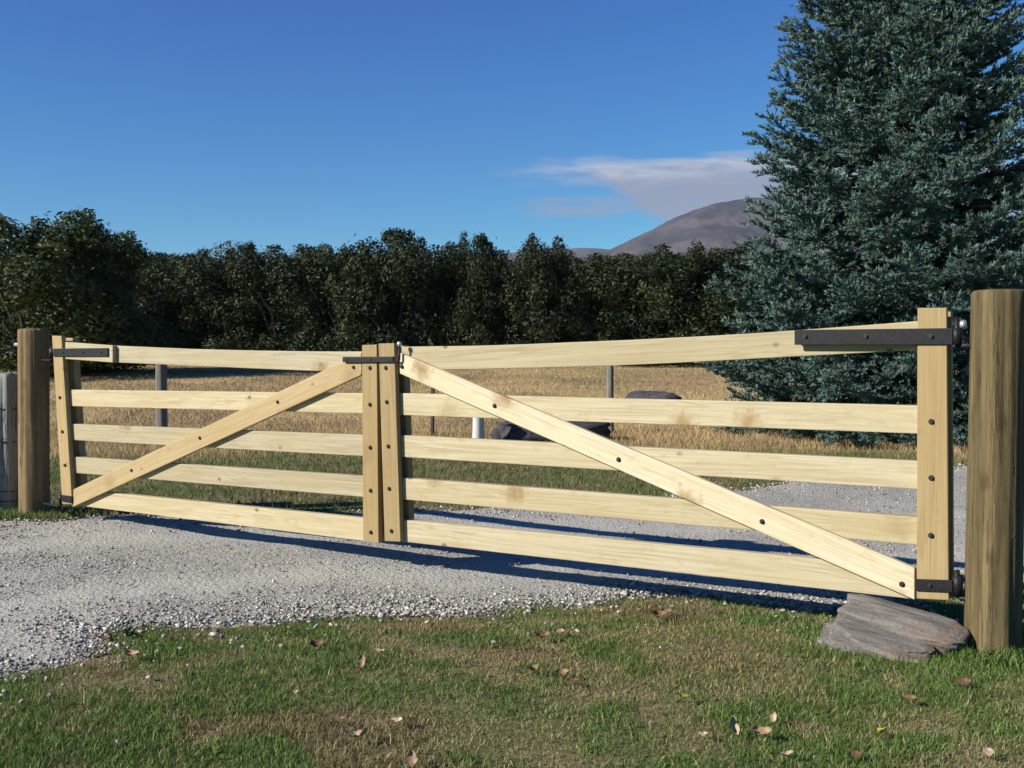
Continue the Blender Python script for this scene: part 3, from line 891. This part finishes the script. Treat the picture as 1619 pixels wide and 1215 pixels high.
# ------------------------------------------------------------------ grass
def blades(x, y, h, wd, lean, C, seed, seg2=True):
    r_ = np.random.default_rng(seed); n = len(x)
    az = r_.uniform(0, 2 * np.pi, n); la = r_.uniform(0, 2 * np.pi, n)
    wx, wy = np.cos(az) * wd / 2, np.sin(az) * wd / 2
    lx, ly = np.cos(la) * lean * h, np.sin(la) * lean * h
    z = zg(x, y) - 0.004
    b0 = np.stack([x - wx, y - wy, z], -1); b1 = np.stack([x + wx, y + wy, z], -1)
    hz = h * np.sqrt(np.clip(1 - lean ** 2 * 0.7, 0.1, 1))
    tip = np.stack([x + lx, y + ly, z + hz], -1)
    if not seg2:
        V = np.stack([b0, b1, tip], 1).reshape(-1, 3); Fc = np.arange(3 * n).reshape(-1, 3)
        return V, Fc, np.repeat(C, 3, 0)
    m0 = np.stack([x - wx * 0.8 + lx * 0.35, y - wy * 0.8 + ly * 0.35, z + hz * 0.62], -1)
    m1 = np.stack([x + wx * 0.8 + lx * 0.35, y + wy * 0.8 + ly * 0.35, z + hz * 0.62], -1)
    V = np.stack([b0, b1, m1, m0, tip], 1).reshape(-1, 3)
    base = (np.arange(n) * 5)[:, None]
    Fc = np.concatenate([base + np.array([[0, 1, 2]]), base + np.array([[0, 2, 3]]), base + np.array([[3, 2, 4]])], 0)
    return V, Fc, np.repeat(C, 5, 0)


def lerp(a, b, t): return np.asarray(a)[None] * (1 - t[:, None]) + np.asarray(b)[None] * t[:, None]


def lawn_colour(x, y, r_):
    p1 = fbm(x * 1.7, y * 1.7, 71, 4); p2 = fbm(x * 7, y * 7, 75, 3); p3 = fbm(x * 2.6 + 9, y * 2.6, 78, 4)
    t = sstep(p1 * 0.5 + p2 * 0.5, 0.47, 0.67)
    C = lerp((0.095, 0.160, 0.034), (0.205, 0.195, 0.078), t)
    bt = (sstep(p3, 0.51, 0.68) * 0.75)[:, None]
    C = C * (1 - bt) + np.array([0.225, 0.165, 0.085])[None] * bt
    n = len(x)
    straw = r_.random(n) < 0.07 + 0.16 * t
    C[straw] = lerp((0.40, 0.34, 0.20), (0.25, 0.175, 0.09), r_.random(straw.sum()))
    return C * r_.uniform(0.5, 1.45, (n, 1)), t


r_ = np.random.default_rng(101)
parts = []
# lawn in front of the gate
n = 500000
x, y = r_.uniform(-2.9, 3.3, n), 2.35 + (5.0 - 2.35) * r_.random(n) ** 1.25
sd_ = drive_sd(x, y)
dens = 0.60 + 0.40 * sstep(fbm(x * 2.2, y * 2.2, 81, 3), 0.35, 0.55)
k_ = (sd_ < 0.09) & (np.abs(x) < y * 0.53 + 0.6) & (r_.random(n) < dens * sstep(-sd_, -0.09, 0.16))
x, y = x[k_], y[k_]; n = len(x)
C, t = lawn_colour(x, y, r_)
h = r_.uniform(0.010, 0.030, n) * (1.15 - 0.45 * t) * (0.7 + 0.7 * fbm(x * 4, y * 4, 33, 3))
parts.append(blades(x, y, h, r_.uniform(0.0018, 0.0036, n), r_.uniform(0.2, 1.05, n), C, 5))
# grass beyond the gravel up to the field
n = 165000
x, y = r_.uniform(-8.5, 9.0, n), 5.4 + (15 - 5.4) * r_.random(n) ** 1.1
sd_ = drive_sd(x, y)
k_ = (sd_ < 0.0) & (np.abs(x) < y * 0.53 + 1.2); x, y = x[k_], y[k_]; n = len(x)
C, t = lawn_colour(x, y, r_)
C = C * np.array([0.70, 0.72, 0.68])
dryf = sstep(y + (fbm(x * 0.5, y * 0.5, 3, 3) - 0.5) * 5, 10.5, 13.8)
C = C * (1 - dryf[:, None]) + np.array([0.46, 0.33, 0.17])[None] * r_.uniform(0.6, 1.25, (n, 1)) * dryf[:, None]
h = r_.uniform(0.025, 0.065, n) * (1 + dryf * 1.2)
parts.append(blades(x, y, h, r_.uniform(0.006, 0.011, n), r_.uniform(0.2, 0.8, n), C, 6, False))
# longer tufts round the feet of the posts
for cx_, cy_, rr, nn_ in ((pp.x, pp.y, 0.24, 1500), (pp2.x, pp2.y, 0.3, 1600), (p3.x, p3.y, 0.3, 1500), (pp2.x + 0.25, pp2.y - 0.05, 0.28, 900), (fs.location.x, fs.location.y - 0.1, 0.40, 700)):
    a = r_.uniform(0, 2 * np.pi, nn_); q = rr * np.sqrt(r_.uniform(0.1, 1, nn_))
    x, y = cx_ + q * np.cos(a), cy_ + q * np.sin(a)
    k_ = drive_sd(x, y) < 0.06; x, y = x[k_], y[k_]
    C, t = lawn_colour(x, y, r_)
    parts.append(blades(x, y, r_.uniform(0.02, 0.06, len(x)) * (1.3 if rr < 0.35 else 0.7), r_.uniform(0.003, 0.006, len(x)), r_.uniform(0.2, 0.8, len(x)), C, 7))
Vs, Fs, Cs = [], [], []; n0 = 0
for V, Fc, C in parts:
    Vs.append(V); Fs.append(Fc + n0); Cs.append(C); n0 += len(V)
o = link('grass', tri_mesh('grass', np.vstack(Vs), np.vstack(Fs), np.vstack(Cs)), M_GRASS); o['kind'] = 'stuff'
tag(o, 'short green and straw coloured lawn grass either side of the gate', 'grass')
# dry field
n = 260000
y = 13 + (34 - 13) * r_.random(n) ** 1.3; x = r_.uniform(-1, 1, n) * (y * 0.54 + 1.0)
t = fbm(x * 0.6, y * 0.6, 91, 4)
C = lerp((0.46, 0.34, 0.175), (0.29, 0.21, 0.125), sstep(t, 0.35, 0.65)) * r_.uniform(0.75, 1.15, (n, 1))
gk = r_.random(n) < 0.10 + 0.35 * sstep(fbm(x * 0.9, y * 0.5, 97, 3), 0.5, 0.65); C[gk] = np.array([0.19, 0.18, 0.08]) * r_.uniform(0.7, 1.2, (gk.sum(), 1))
V, Fc, C = blades(x, y, r_.uniform(0.02, 0.075, n) * (0.6 + t), r_.uniform(0.008, 0.018, n), r_.uniform(0.2, 0.95, n), C, 8, False)
o = link('dry_grass', tri_mesh('dry_grass', V, Fc, C), M_GRASS); o['kind'] = 'stuff'
tag(o, 'golden dry grass covering the field up to the hedge', 'grass')

# ------------------------------------------------------------------ shrubs of the hedge
def leaf_cloud(blobs, n, size, seed, pal):
    """leaves spread through the shells of many small clumps; blobs = (x, y, z, r)"""
    r_ = np.random.default_rng(seed)
    Bz = np.array(blobs); wgt = Bz[:, 3] ** 2; wgt /= wgt.sum()
    i = r_.choice(len(Bz), n, p=wgt)
    d = r_.normal(size=(n, 3)); d /= np.linalg.norm(d, axis=1)[:, None]
    rad = Bz[i, 3] * (0.45 + 0.62 * r_.random(n) ** 0.6) * (1 + 0.25 * (r_.random(n) < 0.06) * r_.random(n) * 2)
    P = Bz[i, :3] + d * rad[:, None] * np.array([1, 1, 0.9])
    P[:, 2] = np.maximum(P[:, 2], 0.02)
    nrm = d + r_.normal(size=(n, 3)) * 0.55; nrm /= np.linalg.norm(nrm, axis=1)[:, None]
    a = np.cross(nrm, r_.normal(size=(n, 3))); a /= np.linalg.norm(a, axis=1)[:, None]
    b_ = np.cross(nrm, a)
    L = size * r_.uniform(0.6, 1.35, n)[:, None]
    droop = np.array([0, 0, -0.3])
    v0 = P - a * L * 0.5; v1 = P + b_ * L * 0.24 + nrm * L * 0.06; v2 = P + a * L * 0.55 + droop * L * 0.3; v3 = P - b_ * L * 0.24 + nrm * L * 0.06
    V = np.stack([v0, v1, v2, v3], 1).reshape(-1, 3)
    q = (np.arange(n) * 4)[:, None]
    Fc = np.concatenate([q + np.array([[0, 1, 2]]), q + np.array([[0, 2, 3]])], 0)
    cl = r_.random(len(Bz))[i]
    pal = np.array(pal)
    ci = np.clip((cl * 0.6 + r_.random(n) * 0.4) * len(pal), 0, len(pal) - 1).astype(int)
    C = pal[ci] * r_.uniform(0.6, 1.35, (n, 1))
    return V, Fc, np.repeat(C, 4, 0)


def limbs(specs, name, nseg=7):
    """tapered limbs: list of (points, r0, r1)"""
    V, Fc = [], []; n0 = 0
    for pts, r0, r1 in specs:
        pts = [Vector(p) for p in pts]; m_ = len(pts)
        for i, p in enumerate(pts):
            d = (pts[min(i + 1, m_ - 1)] - pts[max(i - 1, 0)]).normalized()
            a = d.orthogonal().normalized(); b_ = d.cross(a); r__ = r0 + (r1 - r0) * i / (m_ - 1)
            for k_ in range(nseg):
                t = 2 * math.pi * k_ / nseg
                V.append(p + (a * math.cos(t) + b_ * math.sin(t)) * r__)
        for i in range(m_ - 1):
            for k_ in range(nseg):
                a0 = n0 + i * nseg + k_; a1 = n0 + i * nseg + (k_ + 1) % nseg
                Fc += [(a0, a1, a1 + nseg), (a0, a1 + nseg, a0 + nseg)]
        n0 = len(V)
    return tri_mesh(name, V, Fc, smooth=True)


PAL_HEDGE = [(0.008, 0.016, 0.006), (0.012, 0.023, 0.007), (0.018, 0.031, 0.009), (0.022, 0.030, 0.010), (0.036, 0.052, 0.013), (0.024, 0.022, 0.011)]
PAL_OLIVE = [(0.012, 0.021, 0.007), (0.022, 0.032, 0.010), (0.028, 0.029, 0.012), (0.018, 0.024, 0.009), (0.046, 0.055, 0.016)]
PAL_LIME = [(0.015, 0.026, 0.008), (0.026, 0.042, 0.010), (0.050, 0.068, 0.015), (0.085, 0.100, 0.022), (0.035, 0.032, 0.013)]


def shrub_proto(seed, pal, n_leaf=22000, leaf=0.092):
    """a unit shrub about 3.4 m tall and 3 m wide with foliage to the ground"""
    r = random.Random(seed)
    bl = []
    for i in range(64):
        z = r.uniform(0.15, 2.95); q = 1.45 * (1 - max(0, z - 1.5) ** 1.7 / 4.6)
        a = r.uniform(0, 2 * math.pi); d = q * math.sqrt(r.random())
        bl.append((d * math.cos(a), d * math.sin(a) * 0.85, z, r.uniform(0.24, 0.56)))
    for i in range(9):                                    # shoots that break the outline
        a = r.uniform(0, 2 * math.pi); d = r.uniform(0.1, 1.3); z = r.uniform(2.5, 3.2)
        for k_ in range(3):
            bl.append((d * math.cos(a) + k_ * 0.06 * math.cos(a), d * math.sin(a), z + k_ * 0.11 * r.uniform(0.5, 1.4), 0.24 - 0.055 * k_))
    V, Fc, C = leaf_cloud(bl, n_leaf, leaf, seed, pal)
    crown = tri_mesh('crown', V, Fc, C); crown.materials.append(M_LEAF)
    sp = []
    for i in range(9):
        a = r.uniform(0, 2 * math.pi); d = r.uniform(0.5, 1.1); h_ = r.uniform(1.4, 2.4)
        sp.append(([(0.12 * math.cos(a), 0.12 * math.sin(a), -0.15), (d * 0.3 * math.cos(a), d * 0.3 * math.sin(a), h_ * 0.35), (d * 0.7 * math.cos(a + 0.2), d * 0.7 * math.sin(a + 0.2), h_ * 0.7), (d * math.cos(a), d * math.sin(a), h_)], 0.05, 0.008))
    trunk = limbs(sp, 'trunk'); trunk.materials.append(M_BARK)
    return crown, trunk


PROT = [shrub_proto(1, PAL_HEDGE), shrub_proto(2, PAL_HEDGE), shrub_proto(3, PAL_OLIVE), shrub_proto(4, PAL_HEDGE), shrub_proto(5, PAL_LIME, 30000, leaf=0.085), shrub_proto(6, PAL_OLIVE)]


def place_shrub(px, top_y, d, var, wid, label, group=None, name='shrub'):
    x_, y_ = (px - CX) / F * d, d
    zb = zg1(x_, y_); zt = CAM.z + (HOR - top_y) / F * d
    s = (zt - zb) / 3.36
    o = thing(name, label, 'shrub', (x_, y_, zb - 0.03), group)
    o.rotation_euler = (0, 0, random.uniform(0, 6.28))
    o.scale = (wid * 1.22, wid * 1.1, s)
    cr, tr = PROT[var]
    for nm, me in (('crown', cr), ('trunk', tr)):
        c = bpy.data.objects.new(nm, me); col.objects.link(c); c.parent = o
    return o


HL = 'dark leafy hedge shrub standing along the far edge of the dry field'
HG = 'shrubs of the hedge behind the field'
for i, (px, ty, d, var, wd) in enumerate([
        (-520, 392, 30, 1, 1.3), (-400, 386, 29.5, 3, 1.3), (-280, 384, 29, 0, 1.3), (-160, 380, 29, 0, 1.25), (-60, 375, 29.5, 1, 1.2), (205, 408, 33, 3, 1.15), (290, 404, 32.5, 0, 1.1), (372, 383, 32, 5, 0.9), (448, 396, 32, 1, 1.1), (535, 384, 31.5, 3, 0.95),
        (622, 365, 31, 0, 0.92), (690, 383, 31.5, 2, 1.0), (1010, 398, 31, 3, 1.1), (1085, 392, 31, 1, 1.1), (1165, 394, 31.5, 0, 1.1), (1250, 396, 31.5, 3, 1.1),
        (1340, 400, 32, 1, 1.15), (1440, 398, 32, 0, 1.2), (1540, 396, 32, 3, 1.2), (1650, 396, 32, 5, 1.2), (1760, 396, 32, 0, 1.2)]):
    behind = px > 1240
    place_shrub(px, ty, d, var, wd, 'hedge shrub standing partly behind the tall blue green spruce' if behind else HL, 'shrubs behind the spruce' if behind else HG)
for i, (px, d) in enumerate([(240, 35.5), (330, 35), (410, 35), (495, 34.5), (580, 34), (660, 34), (735, 34), (830, 34), (915, 34.5), (970, 34), (1050, 34.5), (1130, 34.5)]):
    place_shrub(px, (402, 416, 408, 425, 398, 412)[i % 6], d, (0, 3, 1)[i % 3], 1.2, 'lower hedge shrub showing between the front row of hedge shrubs', 'back row of the hedge')
place_shrub(62, 333, 25, 4, 1.3, 'tall yellow green shrub rising highest behind the weathered grey post', None)
place_shrub(148, 368, 26.5, 4, 1.05, 'bushy shrub sloping down beside the tallest yellow green shrub', None)
place_shrub(762, 373, 31, 0, 0.66, 'narrow dark shrub standing up above the hedge between two rounder ones', None)
place_shrub(865, 375, 31, 2, 0.85, 'brown tinged olive shrub in the hedge left of the hill slope', None)
place_shrub(945, 408, 31, 5, 0.85, 'low olive shrub in the dip of the hedge under the hill', None)

# ------------------------------------------------------------------ the blue spruce
TD = 14.6
tx, ty_ = (1428 - CX) / F * TD, TD
tz = zg1(tx, ty_)
r = random.Random(5)
H, RB = 11.8, 2.88
sprigs = []      # (pos, dir, length)
sp_limbs = []
zt_ = 0.30
while zt_ < H - 0.25:
    fr = zt_ / H
    nb = 20 if fr < 0.56 else 9
    a0 = r.uniform(0, 2 * math.pi)
    for k_ in range(nb):
        a = a0 + 2 * math.pi * k_ / nb + r.uniform(-0.25, 0.25)
        z = zt_ + r.uniform(-0.09, 0.07)
        L = RB * (1 - fr) ** 1.10 * r.uniform(0.74, 1.04) * (0.88 + 0.12 * min(1, z / 1.3)) + 0.12
        pitch0 = 0.10 + 0.55 * fr + r.uniform(-0.1, 0.1)            # lower boughs sag, upper ones rise
        droop = 0.34 * (1 - fr) * L
        m_ = 9
        pts = []
        for i in range(m_):
            t = i / (m_ - 1)
            sag = -droop * (math.sin(t * math.pi * 0.62)) * 0.75 + 0.13 * L * t ** 3
            az = a + 0.12 * math.sin(3 * t + a)
            pts.append(Vector((L * t * math.cos(az), L * t * math.sin(az), z + L * t * math.tan(pitch0) * 0.55 + sag)))
            if pts[-1].z < 0.06: pts[-1].z = 0.06 + 0.02 * r.random()
        sp_limbs.append((pts, 0.012 + 0.016 * L / RB, 0.004))
        step = 0.085
        nt = max(4, int(L / step))
        for j in range(nt):
            t = 0.16 + 0.84 * (j + r.random() * 0.6) / nt
            if t > 0.99: t = 0.99
            fi = t * (m_ - 1); i0 = min(int(fi), m_ - 2)
            P = pts[i0].lerp(pts[i0 + 1], fi - i0); D = (pts[i0 + 1] - pts[i0]).normalized()
            side = D.cross(ZUP).normalized()
            for sgn in (-1, 1):
                tl = (0.20 * L * (1 - t) ** 0.7 + 0.13) * r.uniform(0.6, 1.3)
                ang = r.uniform(0.55, 1.25)
                sdv = (D * math.cos(ang) + side * sgn * math.sin(ang) + ZUP * r.uniform(-0.36, 0.34)).normalized()
                ns = max(1, int(tl / 0.055))
                for q in range(ns):
                    u_ = (q + 0.3) / ns
                    if t < 0.45 and r.random() < 0.55: continue      # bare inside
                    pos = P + sdv * tl * u_ - ZUP * 0.06 * tl * u_ * u_
                    dv = (sdv + D * 0.35 + Vector((r.uniform(-0.25, 0.25), r.uniform(-0.25, 0.25), r.uniform(-0.15, 0.5)))).normalized()
                    sprigs.append((pos, dv, r.uniform(0.06, 0.11)))
        for q in range(max(3, int(L * 0.5 / 0.09))):
            t = 0.5 + 0.5 * (q + 0.5) / max(3, int(L * 0.5 / 0.09)); fi = t * (m_ - 1); i0 = min(int(fi), m_ - 2)
            D = (pts[i0 + 1] - pts[i0]).normalized()
            sprigs.append((pts[i0].lerp(pts[i0 + 1], fi - i0), (D + Vector((0, 0, 0.15))).normalized(), r.uniform(0.09, 0.15)))
    zt_ += (0.30 if fr < 0.56 else 0.42) * r.uniform(0.85, 1.2)
print('sprigs', len(sprigs))
SP = np.array([list(s_[0]) for s_ in sprigs]); SDv = np.array([list(s_[1]) for s_ in sprigs]); SL = np.array([s_[2] for s_ in sprigs])
NN = 8
r2 = np.random.default_rng(55)
n = len(SP)
aa = np.cross(SDv, r2.normal(size=(n, 3))); aa /= np.linalg.norm(aa, axis=1)[:, None]; bb_ = np.cross(SDv, aa)
th = (np.arange(NN) * 2.399)[None] + r2.uniform(0, 6.28, (n, 1))
tt_ = (np.arange(NN) / NN)[None] + r2.uniform(0, 0.08, (n, NN))
radial = aa[:, None] * np.cos(th)[..., None] + bb_[:, None] * np.sin(th)[..., None]
base = SP[:, None] + SDv[:, None] * (tt_ * SL[:, None])[..., None]
nd = radial * 0.78 + SDv[:, None] * 0.72 + np.array([0, 0, 0.12])
nl = r2.uniform(0.040, 0.060, (n, NN))[..., None]
tang = np.cross(nd, radial + r2.normal(size=(n, NN, 3)) * 0.6); tang /= np.linalg.norm(tang, axis=2)[..., None]
wv = tang * 0.0130
V = np.stack([base - wv, base + wv, base + nd * nl], 2).reshape(-1, 3)
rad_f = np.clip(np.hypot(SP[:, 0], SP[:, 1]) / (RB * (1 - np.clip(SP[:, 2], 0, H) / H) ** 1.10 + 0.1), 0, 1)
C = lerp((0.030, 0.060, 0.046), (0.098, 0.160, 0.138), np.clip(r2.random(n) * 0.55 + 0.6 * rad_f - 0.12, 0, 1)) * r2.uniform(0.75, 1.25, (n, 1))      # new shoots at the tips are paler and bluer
old_n = r2.random(n) < 0.10; C[old_n] = np.array([0.055, 0.075, 0.045])
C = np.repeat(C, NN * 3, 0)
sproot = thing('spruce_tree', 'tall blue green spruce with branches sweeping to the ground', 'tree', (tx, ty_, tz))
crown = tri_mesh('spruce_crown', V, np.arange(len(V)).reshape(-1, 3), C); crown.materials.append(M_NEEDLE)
c = link('crown', crown); c.parent = sproot
tr_me = limbs([([(0, 0, -0.2), (0.02, 0, 1.5), (0.0, 0.03, 4), (0.03, 0, 8), (0, 0, H)], 0.19, 0.02)], 'spruce_trunk', 14); tr_me.materials.append(M_BARK)
t_ = link('trunk', tr_me); t_.parent = sproot
lm = limbs(sp_limbs, 'spruce_branches', 5); lm.materials.append(M_BARK)
l_ = link('branches', lm); l_.parent = sproot; l_['kind'] = 'stuff'

# ------------------------------------------------------------------ fallen leaves and weeds on the lawn
def leaf_mesh(seed, L=0.06, W=0.03, curl=0.5):
    r = random.Random(seed); nx_, ny_ = 9, 5; V = []
    for i in range(nx_):
        t = i / (nx_ - 1); wdt = W * math.sin(math.pi * min(1, t * 0.93 + 0.05)) ** 0.75 * (1 + 0.12 * math.sin(9 * t + seed))
        for j in range(ny_):
            s_ = (j / (ny_ - 1) - 0.5) * 2
            V.append(((t - 0.5) * L, s_ * wdt / 2, 0.008 + curl * L * ((t - 0.5) ** 2 * 0.9 + 0.35 * s_ * s_ * (0.4 + 0.6 * r.random())) + 0.0016 * math.sin(14 * t + 3 * s_)))
    Fq = []
    for i in range(nx_ - 1):
        for j in range(ny_ - 1):
            a = i * ny_ + j; Fq += [(a, a + ny_, a + ny_ + 1), (a, a + ny_ + 1, a + 1)]
    return tri_mesh('fallen_leaf', V, Fq, smooth=True)


def leaf_mat(name, c):
    m, nx, b = mat(name)
    co = nx.node('ShaderNodeTexCoord').outputs['Object']
    x, y, z = nx.sep(co)[:3]
    n = nx.noise(co, 90.0, 4, 0.6)
    cc = nx.mix(nx.ss(n, 0.35, 0.7), c, tuple(q * 0.55 for q in c))
    rib = nx.ss(nx.m('ABSOLUTE', y), 0.0004, 0.0016, 0.6, 0.0)
    cc = nx.mix(rib, cc, tuple(q * 0.6 for q in c))
    nx.t.links.new(cc, b.inputs['Base Color']); b.inputs['Roughness'].default_value = 0.7
    return m


LM = {'pale': leaf_mat('pale_leaf', (0.36, 0.27, 0.17)), 'pink': leaf_mat('tan_leaf', (0.25, 0.16, 0.095)), 'brown': leaf_mat('brown_leaf', (0.13, 0.068, 0.030)), 'yellow': leaf_mat('yellow_leaf', (0.22, 0.15, 0.05))}
for me_i, (px, py, L, W, kind, tilt, label) in enumerate([
        (572, 1050, 0.050, 0.030, 'pink', 55, 'pinkish brown curled leaf standing up in the lawn near the gravel edge'),
        (626, 1143, 0.046, 0.030, 'pale', 15, 'pale leaf lying just above the cream twig-like leaf on the lawn'),
        (562, 1168, 0.072, 0.022, 'pale', 8, 'long narrow cream leaf lying flat on the lawn'),
        (651, 1205, 0.050, 0.034, 'pink', 50, 'pink tipped leaf poking out of the lawn'),
        (1156, 1154, 0.062, 0.032, 'pale', 62, 'pale pink leaf standing upright in the lawn'),
        (1205, 1163, 0.060, 0.036, 'pink', 40, 'reddish tan leaf leaning beside the upright pale leaf'),
        (1223, 1139, 0.038, 0.026, 'pale', 50, 'small pale leaf touching the leaning reddish tan leaf'),
        (1242, 1196, 0.050, 0.020, 'pale', 8, 'narrow pale leaf lying flat near the leaning reddish tan leaf'),
        (1110, 1163, 0.036, 0.026, 'pale', 12, 'small beige leaf lying next to the upright pale leaf'),
        (1558, 1194, 0.046, 0.034, 'pale', 35, 'cream leaf lying alone below the thick gate post'),
        (1042, 978, 0.070, 0.05, 'brown', 20, 'crumpled brown leaf on the lawn at the gravel tip'),
        (1054, 972, 0.050, 0.035, 'brown', 25, 'small brown leaf beside the crumpled one at the gravel tip'),
        (858, 1010, 0.062, 0.04, 'brown', 20, 'dark brown leaf in the brown cluster on the lawn'),
        (884, 1003, 0.05, 0.034, 'pink', 20, 'tan leaf at the upper end of the brown leaf cluster'),
        (842, 1062, 0.05, 0.03, 'yellow', 20, 'yellowish leaf on the left of the lower leaf pair'),
        (888, 1068, 0.055, 0.036, 'yellow', 18, 'mustard brown leaf on the right of the lower leaf pair'),
        (905, 1078, 0.045, 0.03, 'brown', 18, 'dark leaf touching the mustard brown leaf'),
        (500, 1025, 0.06, 0.045, 'brown', 18, 'rusty leaf on the lawn beside the grass tuft at the gravel edge'),
        (212, 1042, 0.06, 0.035, 'pink', 35, 'tan leaf beside the green weed at the gravel edge'),
        (165, 1012, 0.05, 0.03, 'brown', 15, 'rust coloured leaf behind the green weed'),
        (1520, 1083, 0.07, 0.045, 'brown', 18, 'reddish brown leaf on the lawn in front of the thick gate post'),
        (1437, 1108, 0.055, 0.03, 'brown', 18, 'small brown leaf between the flat stone and the lone cream leaf'),
        (1350, 1197, 0.045, 0.03, 'brown', 20, 'rust leaf low on the lawn beside the narrow pale leaf'),
        (600, 1032, 0.05, 0.022, 'pink', 15, 'slim tan leaf above the pinkish curled leaf'),
        (465, 1096, 0.03, 0.02, 'pale', 15, 'tiny beige leaf in the dull patch of lawn'),
        (535, 1140, 0.045, 0.03, 'brown', 15, 'brown leaf left of the long narrow cream leaf')]):
    p = on_level(px, py, -0.03); zb = zg1(p.x, p.y)
    p = on_level(px, py, zb + 0.02); zb = zg1(p.x, p.y)
    me = leaf_mesh(me_i + 1, L * 0.88, W * 0.85, random.uniform(0.3, 0.9)); me.materials.append(LM[kind])
    o = link('fallen_leaf', me, None, None, None, Matrix.Translation((p.x, p.y, zb + 0.014 + 0.3 * L * math.sin(R(tilt)))) @ Matrix.Rotation(random.uniform(-0.5, 0.5), 4, 'Z') @ Matrix.Rotation(R(tilt), 4, 'X') @ Matrix.Rotation(R(90 if tilt > 45 else 0), 4, 'Z'))
    tag(o, label, 'leaf', 'fallen leaves on the lawn')


def weed(px, py, nl, L, c, label, name='weed', flower=False):
    p = on_level(px, py, -0.02); zb = zg1(p.x, p.y)
    root = thing(name, label, 'weed', (p.x, p.y, zb))
    r = random.Random(int(px)); 
    for i in range(nl):
        a = r.uniform(0, 6.28); me = leaf_mesh(i + 3, L * r.uniform(0.7, 1.2), L * 0.45, 0.4); me.materials.append(c)
        q = link('leaf', me); q.parent = root
        q.location = (math.cos(a) * L * 0.4, math.sin(a) * L * 0.4, 0.016 + 0.012 * r.random()); q.rotation_euler = (r.uniform(-0.3, 0.3), -r.uniform(0.1, 0.6), a)
    if flower:
        bm = bmesh.new()
        bmesh.ops.create_cone(bm, cap_ends=True, segments=14, radius1=0.004, radius2=0.010, depth=0.006)
        for v in bm.verts: v.co.z += 0.002 * math.sin(v.co.x * 900)
        me = bpy.data.meshes.new('flower_head'); bm.to_mesh(me); bm.free(); me.materials.append(LM_Y)
        f_ = link('flower_head', me); f_.parent = root; f_.location = (0, 0, 0.032)
        s_ = rod('stalk', None, None, [(0, 0, 0), (0.003, 0, 0.018), (0, 0, 0.030)], 0.002, LM_G); s_.parent = root
    return root


LM_G = leaf_mat('green_weed_leaf', (0.06, 0.12, 0.03)); LM_Y = plain('dandelion_yellow', (0.455, 0.315, 0.014), 0.7)
weed(205, 1022, 22, 0.04, LM_G, 'clump of fresh green weed at the gravel edge')
weed(1083, 1113, 3, 0.028, LM_G, 'yellow dandelion in the open lawn', 'dandelion', True)
weed(1392, 1162, 3, 0.028, LM_G, 'yellow dandelion in front of the flat stone', 'dandelion', True)

# ------------------------------------------------------------------ air between here and the hills
bm = bmesh.new(); bmesh.ops.create_cube(bm, size=1.0)
me = bpy.data.meshes.new('haze'); bm.to_mesh(me); bm.free()
hz = link('haze', me); hz.scale = (6400, 3400, 330); hz.location = (0, 1600, 330 / 2 - 2.5)
m = bpy.data.materials.new('haze_air'); m.use_nodes = True; m.node_tree.nodes.clear()
pv = m.node_tree.nodes.new('ShaderNodeVolumePrincipled'); pv.inputs['Color'].default_value = (0.80, 0.88, 1.0, 1); pv.inputs['Density'].default_value = 0.00008
ou = m.node_tree.nodes.new('ShaderNodeOutputMaterial'); m.node_tree.links.new(pv.outputs[0], ou.inputs['Volume'])
me.materials.append(m); hz['kind'] = 'stuff'
